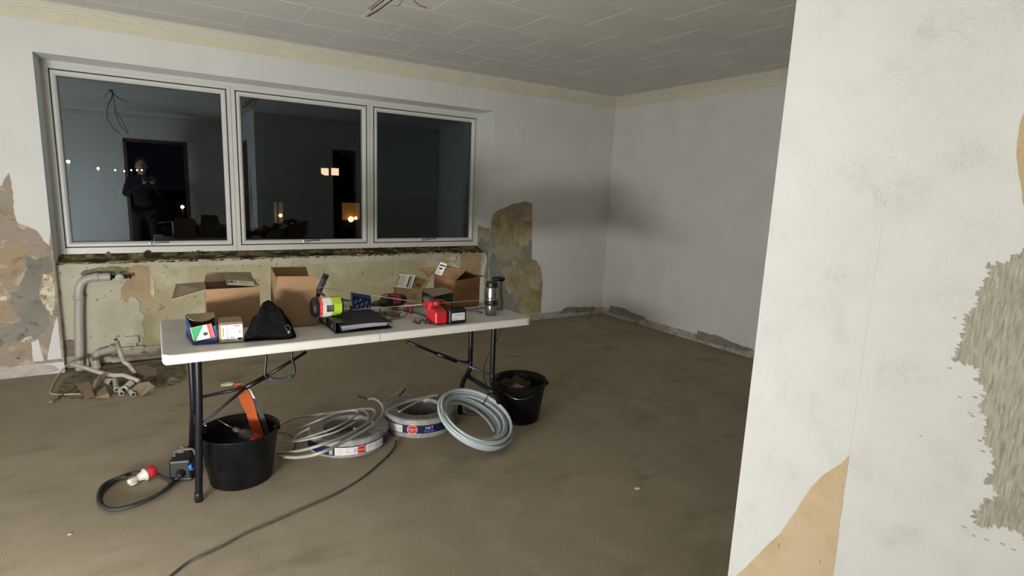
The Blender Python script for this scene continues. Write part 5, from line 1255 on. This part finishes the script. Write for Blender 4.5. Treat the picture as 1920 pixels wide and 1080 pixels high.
def bent_sheet(T, pts, m, th=.004, amp=.012, seed=1):
    bm = bmesh.new(); panel(bm, pts, th); bmesh.ops.triangulate(bm, faces=bm.faces[:]); bmesh.ops.subdivide_edges(bm, edges=bm.edges[:], cuts=3, use_grid_fill=True)
    for v in bm.verts:
        n_ = V(noise.noise(v.co*13+V(seed, 0, 0)), noise.noise(v.co*13+V(0, seed, 0)), noise.noise(v.co*13+V(0, 0, seed)))*amp; v.co += n_
        v.co.z = max(v.co.z, .001)
    return obj('sheet', bm, m, T)
scr = [('flat trapezoid brown cardboard scrap at the left front of the rubble heap', [(160, 760, .01), (350, 735, .03), (440, 940, .02), (310, 985, .004)], M_scrap),
       ('upright curled brown cardboard leaf leaning on the white pipe', [(390, 855, .03), (430, 740, .07), (500, 650, .12), (612, 598, .15), (560, 700, .08), (430, 862, .02)], M_scrap),
       ('small orange-brown cardboard scrap at the front of the rubble heap', [(480, 900, .02), (600, 805, .045), (655, 905, .03), (655, 968, .004), (480, 975, .004)], M_scrap),
       ('rounded brown cardboard scrap at the right front of the rubble heap', [(975, 830, .04), (1060, 760, .075), (1230, 735, .09), (1310, 800, .06), (1300, 870, .02), (1140, 942, .005), (1080, 915, .005)], M_scrap),
       ('dark creased cardboard piece standing at the back right of the rubble heap', [(1040, 700, .04), (1035, 520, .11), (1190, 492, .13), (1340, 560, .11), (1345, 660, .07), (1275, 745, .03)], M_scrapd),
       ('thin brown cardboard strip under the right end of the white pipe', [(1060, 640, .05), (1290, 600, .06), (1330, 700, .02), (1180, 745, .02)], M_scrapd)]
for k, (lab_, pts, m_) in enumerate(scr):
    P = [dp(*p) for p in pts]; T = thing('cardboard_scrap', lab_, 'cardboard scrap', (sum(p.x for p in P)/len(P), sum(p.y for p in P)/len(P), 0), 'cardboard scraps in the rubble heap'); bent_sheet(T, P, m_, .005, .010, k*3)
def pipebit(lab_, pts, r, m_, open_=True, nm='pipe_offcut', grp='pipe offcuts in the rubble heap'):
    P = [dp(*p) for p in pts]; T = thing(nm, lab_, 'pipe', (P[0].x, P[0].y, 0), grp); bm = bmesh.new(); Q = smooth_path(P, 5) if len(P) > 2 else P
    tube(bm, Q, r, 14); obj('tube', bm, m_, T)
    bm = bmesh.new(); d_ = (Q[-1]-Q[-2]).normalized(); lathe(bm, [(r*.6, 0), (r*1.12, 0), (r*1.12, r*.9), (r*.72, r*.9), (r*.6, 0)], Q[-1]-d_*r*.4, 16, axis=d_); ed = obj('open_end', bm, m_, T)
    bm = bmesh.new(); lathe(bm, [(0, 0), (r*.72, 0), (r*.72, .0015), (0, .0015)], Q[-1]+d_*r*.25, 16, axis=d_); obj('dark_bore', bm, M_gask, T)
    return T
pipebit('long bent white plastic pipe lying over the rubble heap', [(1090, 728, .055), (960, 682, .075), (860, 645, .085), (720, 645, .08), (540, 612, .085), (330, 545, .10), (135, 485, .10)], .0145, M_white_pl)
pipebit('kinked grey pipe leaning from the niche wall down into the rubble heap', [(1030, 630, .07), (990, 560, .10), (930, 490, .14), (870, 450, .16), (825, 350, .20), (785, 220, .27), (752, 135, .33)], .0145, M_pipe)
pipebit('short grey pipe offcut pointing left under the white pipe', [(620, 720, .03), (690, 745, .035)], .024, M_pipe)
pipebit('short pipe offcut pointing at the viewer near the front middle of the heap', [(740, 700, .05), (745, 760, .04), (760, 850, .025)], .016, M_pipe)
pipebit('fat pipe offcut with a dark open end below the right of the white pipe', [(980, 750, .05), (930, 790, .04), (880, 840, .028)], .021, M_white_pl)
pipebit('small dark mouthed offcut at the very front of the heap', [(800, 830, .02), (830, 905, .014)], .015, M_skirt)
pipebit('small offcut at the right front edge of the heap', [(950, 860, .02), (1000, 920, .014)], .015, M_skirt)
T = thing('paper_sheet', 'flat pale sheet of paper on the floor right of the rubble heap', 'paper', dp(1500, 700))
bm = bmesh.new(); panel(bm, [dp(1370, 688, .004), dp(1540, 650, .004), dp(1640, 700, .006), dp(1400, 765, .004)], .0015); obj('sheet', bm, mat('dusty_paper', '#9c9582', .9, var=.1), T)
T = thing('thin_cable', 'thin cream cable looping on the floor left of the rubble heap', 'cable', G(100, 730))
bm = bmesh.new(); tube(bm, smooth_path([G(x, y, z) for x, y, z in ((136, 682, .10), (124, 686, .06), (108, 705, .015), (96, 728, .007), (95, 737, .007), (108, 740, .007), (130, 739, .007), (152, 739, .01))], 6), .0048, 8); obj('cable', bm, M_cream_c, T)
T = thing('thin_cable', 'dark dusty cord end trailing left from the rubble heap', 'cable', G(110, 745))
bm = bmesh.new(); tube(bm, smooth_path([G(x, y, .008) for x, y in ((142, 727), (128, 733), (115, 742), (106, 749))], 5), .006, 8); obj('cable', bm, M_dust, T)
bm = bmesh.new(); tube(bm, [G(90, 754, .011), G(102, 753, .011)], .011, 10); obj('plug_end', bm, M_dust, T)
for nm, lab_, x, y, s, m_ in (('plaster_crumb', 'single pale plaster crumb alone on the open floor at the right', 1196, 916, .018, M_cream), ('plaster_crumb', 'tiny pale crumb on the floor left of the black cable loop', 131, 1002, .008, M_cream), ('plaster_crumb', 'flat pale crust on the floor behind the orange saw', 428, 722, .05, M_cream)):
    p = G(x, y); T = thing(nm, lab_, 'debris', p); bm = bmesh.new(); blob(bm, p+V(0, 0, s*.16), (s, s*.6, s*.22), 2, .6, 2, x, flat=.0005); obj('crumb', bm, m_, T)

# ------------------------------------------------------------------ ceiling wires
def wires(lab_, base, strands):
    T = thing('ceiling_wires', lab_, 'wires', base)
    for pts, r, m_ in strands:
        bm = bmesh.new(); tube(bm, smooth_path([base]+[Vector(p) for p in pts], 6), r, 6); obj('wire', bm, m_, T)
    bm = bmesh.new(); lathe(bm, [(0, -.006), (.03, -.006), (.032, 0), (0, 0)], base, 20); obj('ceiling_hole_ring', bm, M_blackp, T)
    return T
M_wr = mat('brown_red_wire', '#6b3a3c', .5, var=0); M_ww = mat('white_wire', '#c9c6bd', .5, var=0); M_wg = mat('grey_wire', '#7d7b76', .5, var=0)
bA = V(1.17, 2.93, 2.549)
Pw = lambda x, y, Y: PY(x, y, Y)
wires('bundle of loose electric wires hanging from the ceiling at the top of the view', bA, [
    ([(1.175, 2.94, 2.47), Pw(727, -8, 3.0), Pw(710, 2, 3.02), Pw(691, 17, 3.04)], .0022, M_wr),
    ([(1.18, 2.94, 2.47), Pw(732, -8, 2.99), Pw(716, 3, 3.01), Pw(695, 19, 3.03)], .0028, M_blk),
    ([(1.17, 2.95, 2.47), Pw(742, -5, 2.99), Pw(726, 6, 3.01), Pw(706, 20, 3.03), Pw(687, 30, 3.04)], .0036, M_wg),
    ([(1.17, 2.96, 2.47), Pw(743, -4, 3.0), Pw(728, 8, 3.02), Pw(710, 20, 3.04), Pw(689, 33, 3.05)], .0030, M_ww),
    ([(1.16, 2.95, 2.47), Pw(741, -5, 2.98), Pw(725, 8, 3.0), Pw(707, 21, 3.02), Pw(688, 32, 3.03)], .0026, M_blk),
    ([(1.18, 2.92, 2.45), Pw(753, 2, 2.94), Pw(748, 10, 2.93), Pw(740, 11, 2.93), Pw(731, 9, 2.94)], .0024, M_wg),
    ([(1.20, 2.9, 2.46), Pw(775, -2, 2.78), Pw(784, 8, 2.72), Pw(792, 12, 2.68), Pw(800, 15, 2.64)], .0026, M_brownw)])
bB = V(-.36, 1.34, 2.549)
wires('second bundle of ceiling wires over the left of the room, seen mirrored in the window', bB, [
    ([(-.40, 1.33, 2.50), (-.44, 1.30, 2.46)], .004, M_blk), ([(-.33, 1.34, 2.49), (-.26, 1.30, 2.44), (-.22, 1.26, 2.42)], .004, M_blk), ([(-.35, 1.36, 2.48), (-.38, 1.37, 2.40)], .004, M_blk), ([(-.30, 1.30, 2.47), (-.22, 1.30, 2.45), (-.17, 1.28, 2.40)], .003, M_blk),
    ([(-.36, 1.20, 2.47), (-.42, 1.1, 2.36), (-.44, 1.0, 2.22), (-.38, 1.0, 2.08), (-.30, 1.0, 2.0)], .004, M_blk), ([(-.34, 1.22, 2.46), (-.34, 1.1, 2.36), (-.28, 1.0, 2.2), (-.22, 1.0, 2.06), (-.23, 1.0, 2.03), (-.31, 1.02, 2.16), (-.35, 1.1, 2.34)], .004, M_blk)])

# ------------------------------------------------------------------ the photographer, seen mirrored in the left pane
def skin_body(name, chain, m, parent, root=0):
    """chain: vertices (x, y, z, radius_x, radius_y) and edges grown into one surface"""
    me = bpy.data.meshes.new(name); org = parent.location
    me.from_pydata([Vector(v[:3])-org for v in chain[0]], chain[1], []); me.materials.append(m)
    o = bpy.data.objects.new(name, me); C.objects.link(o); o.parent = parent
    sk = o.modifiers.new('skin', 'SKIN'); sk.use_smooth_shade = True
    for i, v in enumerate(chain[0]): me.skin_vertices[0].data[i].radius = (v[3], v[4] if len(v) > 4 else v[3])
    me.skin_vertices[0].data[root].use_root = True
    sb = o.modifiers.new('sub', 'SUBSURF'); sb.levels = 2; sb.render_levels = 2
    return o
px0, py0 = -.10, -.36
T = thing('person', 'person in black jacket and dark trousers, mirrored in the left pane holding up a phone', 'person', (px0, py0, 0))
vt = [(px0, py0, .92, .15, .11), (px0, py0, 1.10, .155, .115), (px0, py0+.01, 1.27, .175, .12), (px0, py0+.01, 1.38, .14, .095), (px0, py0+.02, 1.45, .058, .058), (px0, py0+.03, 1.50, .05, .05),
      (px0-.17, py0, 1.375, .068), (px0-.25, py0+.03, 1.13, .052), (px0-.10, py0+.24, 1.24, .040), (px0+.02, py0+.30, 1.33, .030),
      (px0+.17, py0, 1.375, .068), (px0+.25, py0+.03, 1.13, .052), (px0+.19, py0+.23, 1.24, .040), (px0+.14, py0+.30, 1.33, .030)]
ed = [(0, 1), (1, 2), (2, 3), (3, 4), (4, 5), (3, 6), (6, 7), (7, 8), (8, 9), (3, 10), (10, 11), (11, 12), (12, 13)]
skin_body('jacket', (vt, ed), M_cloth, T)
vt = [(px0, py0, .90, .15, .11), (px0-.10, py0, .82, .095), (px0-.12, py0+.02, .48, .066), (px0-.13, py0, .10, .050), (px0-.14, py0+.02, .06, .05), (px0+.10, py0, .82, .095), (px0+.12, py0+.02, .48, .066), (px0+.13, py0, .10, .050), (px0+.14, py0+.02, .06, .05)]
skin_body('trousers', (vt, [(0, 1), (1, 2), (2, 3), (3, 4), (0, 5), (5, 6), (6, 7), (7, 8)]), M_denim, T)
for s in (-1, 1):
    bm = bmesh.new(); blob(bm, (px0+.14*s, py0+.06, .045), (.045, .13, .045), 3, .05, 2, 1, flat=.001); obj('shoe', bm, M_blackp, T)
hc = V(px0, py0+.05, 1.605); bm = bmesh.new(); blob(bm, hc, (.076, .094, .115), 3, 0)
for v in bm.verts:      # brow, eye sockets, cheeks, chin
    d_ = v.co-hc
    if d_.y > 0:
        if abs(d_.z) < .02 and .015 < abs(d_.x) < .05: v.co.y -= .008
        if d_.z < -.06: v.co.x = hc.x+(v.co.x-hc.x)*.86
blob(bm, hc+V(0, .098, -.022), (.014, .018, .026), 2, 0)
for s in (-1, 1): blob(bm, hc+V(.078*s, -.005, -.012), (.012, .022, .034), 2, 0)
tube(bm, [hc+V(0, -.02, -.06), hc+V(0, -.03, -.17)], .052, 14)
hd = obj('head', bm, M_skin, T)
for s in (-1, 1):
    bm = bmesh.new(); blob(bm, hc+V(.030*s, .080, .002), (.012, .010, .007), 2, 0); obj('eye', bm, M_gask, hd)
bm = bmesh.new(); blob(bm, hc+V(0, .086, -.062), (.024, .009, .006), 2, 0); obj('mouth', bm, mat('lips', '#8c5148', .6, var=0), hd)
bm = bmesh.new(); blob(bm, hc+V(0, -.022, .030), (.090, .096, .108), 3, .12, 4, 2)
for v in bm.verts:
    if v.co.y > hc.y+.045 and v.co.z < hc.z+.055: v.co.y = hc.y+.045
obj('hair', bm, M_hair, T)
# hands with separate fingers around the phone
ph = V(px0+.085, -.030, 1.40)
for s, wr in ((-1, V(px0+.02, py0+.30, 1.33)), (1, V(px0+.14, py0+.30, 1.33))):
    pc = ph+V(.055*s, .0, -.045); vt = [(wr.x, wr.y-.01, wr.z-.01, .026), ((wr.x+pc.x)/2, (wr.y+pc.y)/2, (wr.z+pc.z)/2, .026, .018), (pc.x, pc.y-.02, pc.z, .028, .016)]; ed = [(0, 1), (1, 2)]
    for k, (dx, ln) in enumerate(((-.024, .050), (-.008, .058), (.008, .060), (.024, .046))):
        b0 = len(vt); bx = pc+V(dx, -.014, .012)
        vt += [(bx.x, bx.y, bx.z, .009), (bx.x+.003*s, bx.y-.004, bx.z+ln*.5, .0085), (bx.x-.006*s, bx.y+.010, bx.z+ln, .0075)]; ed += [(2, b0), (b0, b0+1), (b0+1, b0+2)]
    b0 = len(vt); vt += [(pc.x-.028*s, pc.y-.006, pc.z-.004, .010), (pc.x-.036*s, pc.y-.018, pc.z+.018, .009), (pc.x-.032*s, pc.y-.020, pc.z+.040, .008)]; ed += [(1, b0), (b0, b0+1), (b0+1, b0+2)]
    skin_body('hand', (vt, ed), M_skin, T)
T = thing('phone', 'black phone held up by the mirrored person', 'phone', ph)
bm = bmesh.new(); box(bm, ph+V(-.078, -.010, -.030), ph+V(.078, -.002, .048), bev=.003); obj('case', bm, M_blackp, T)
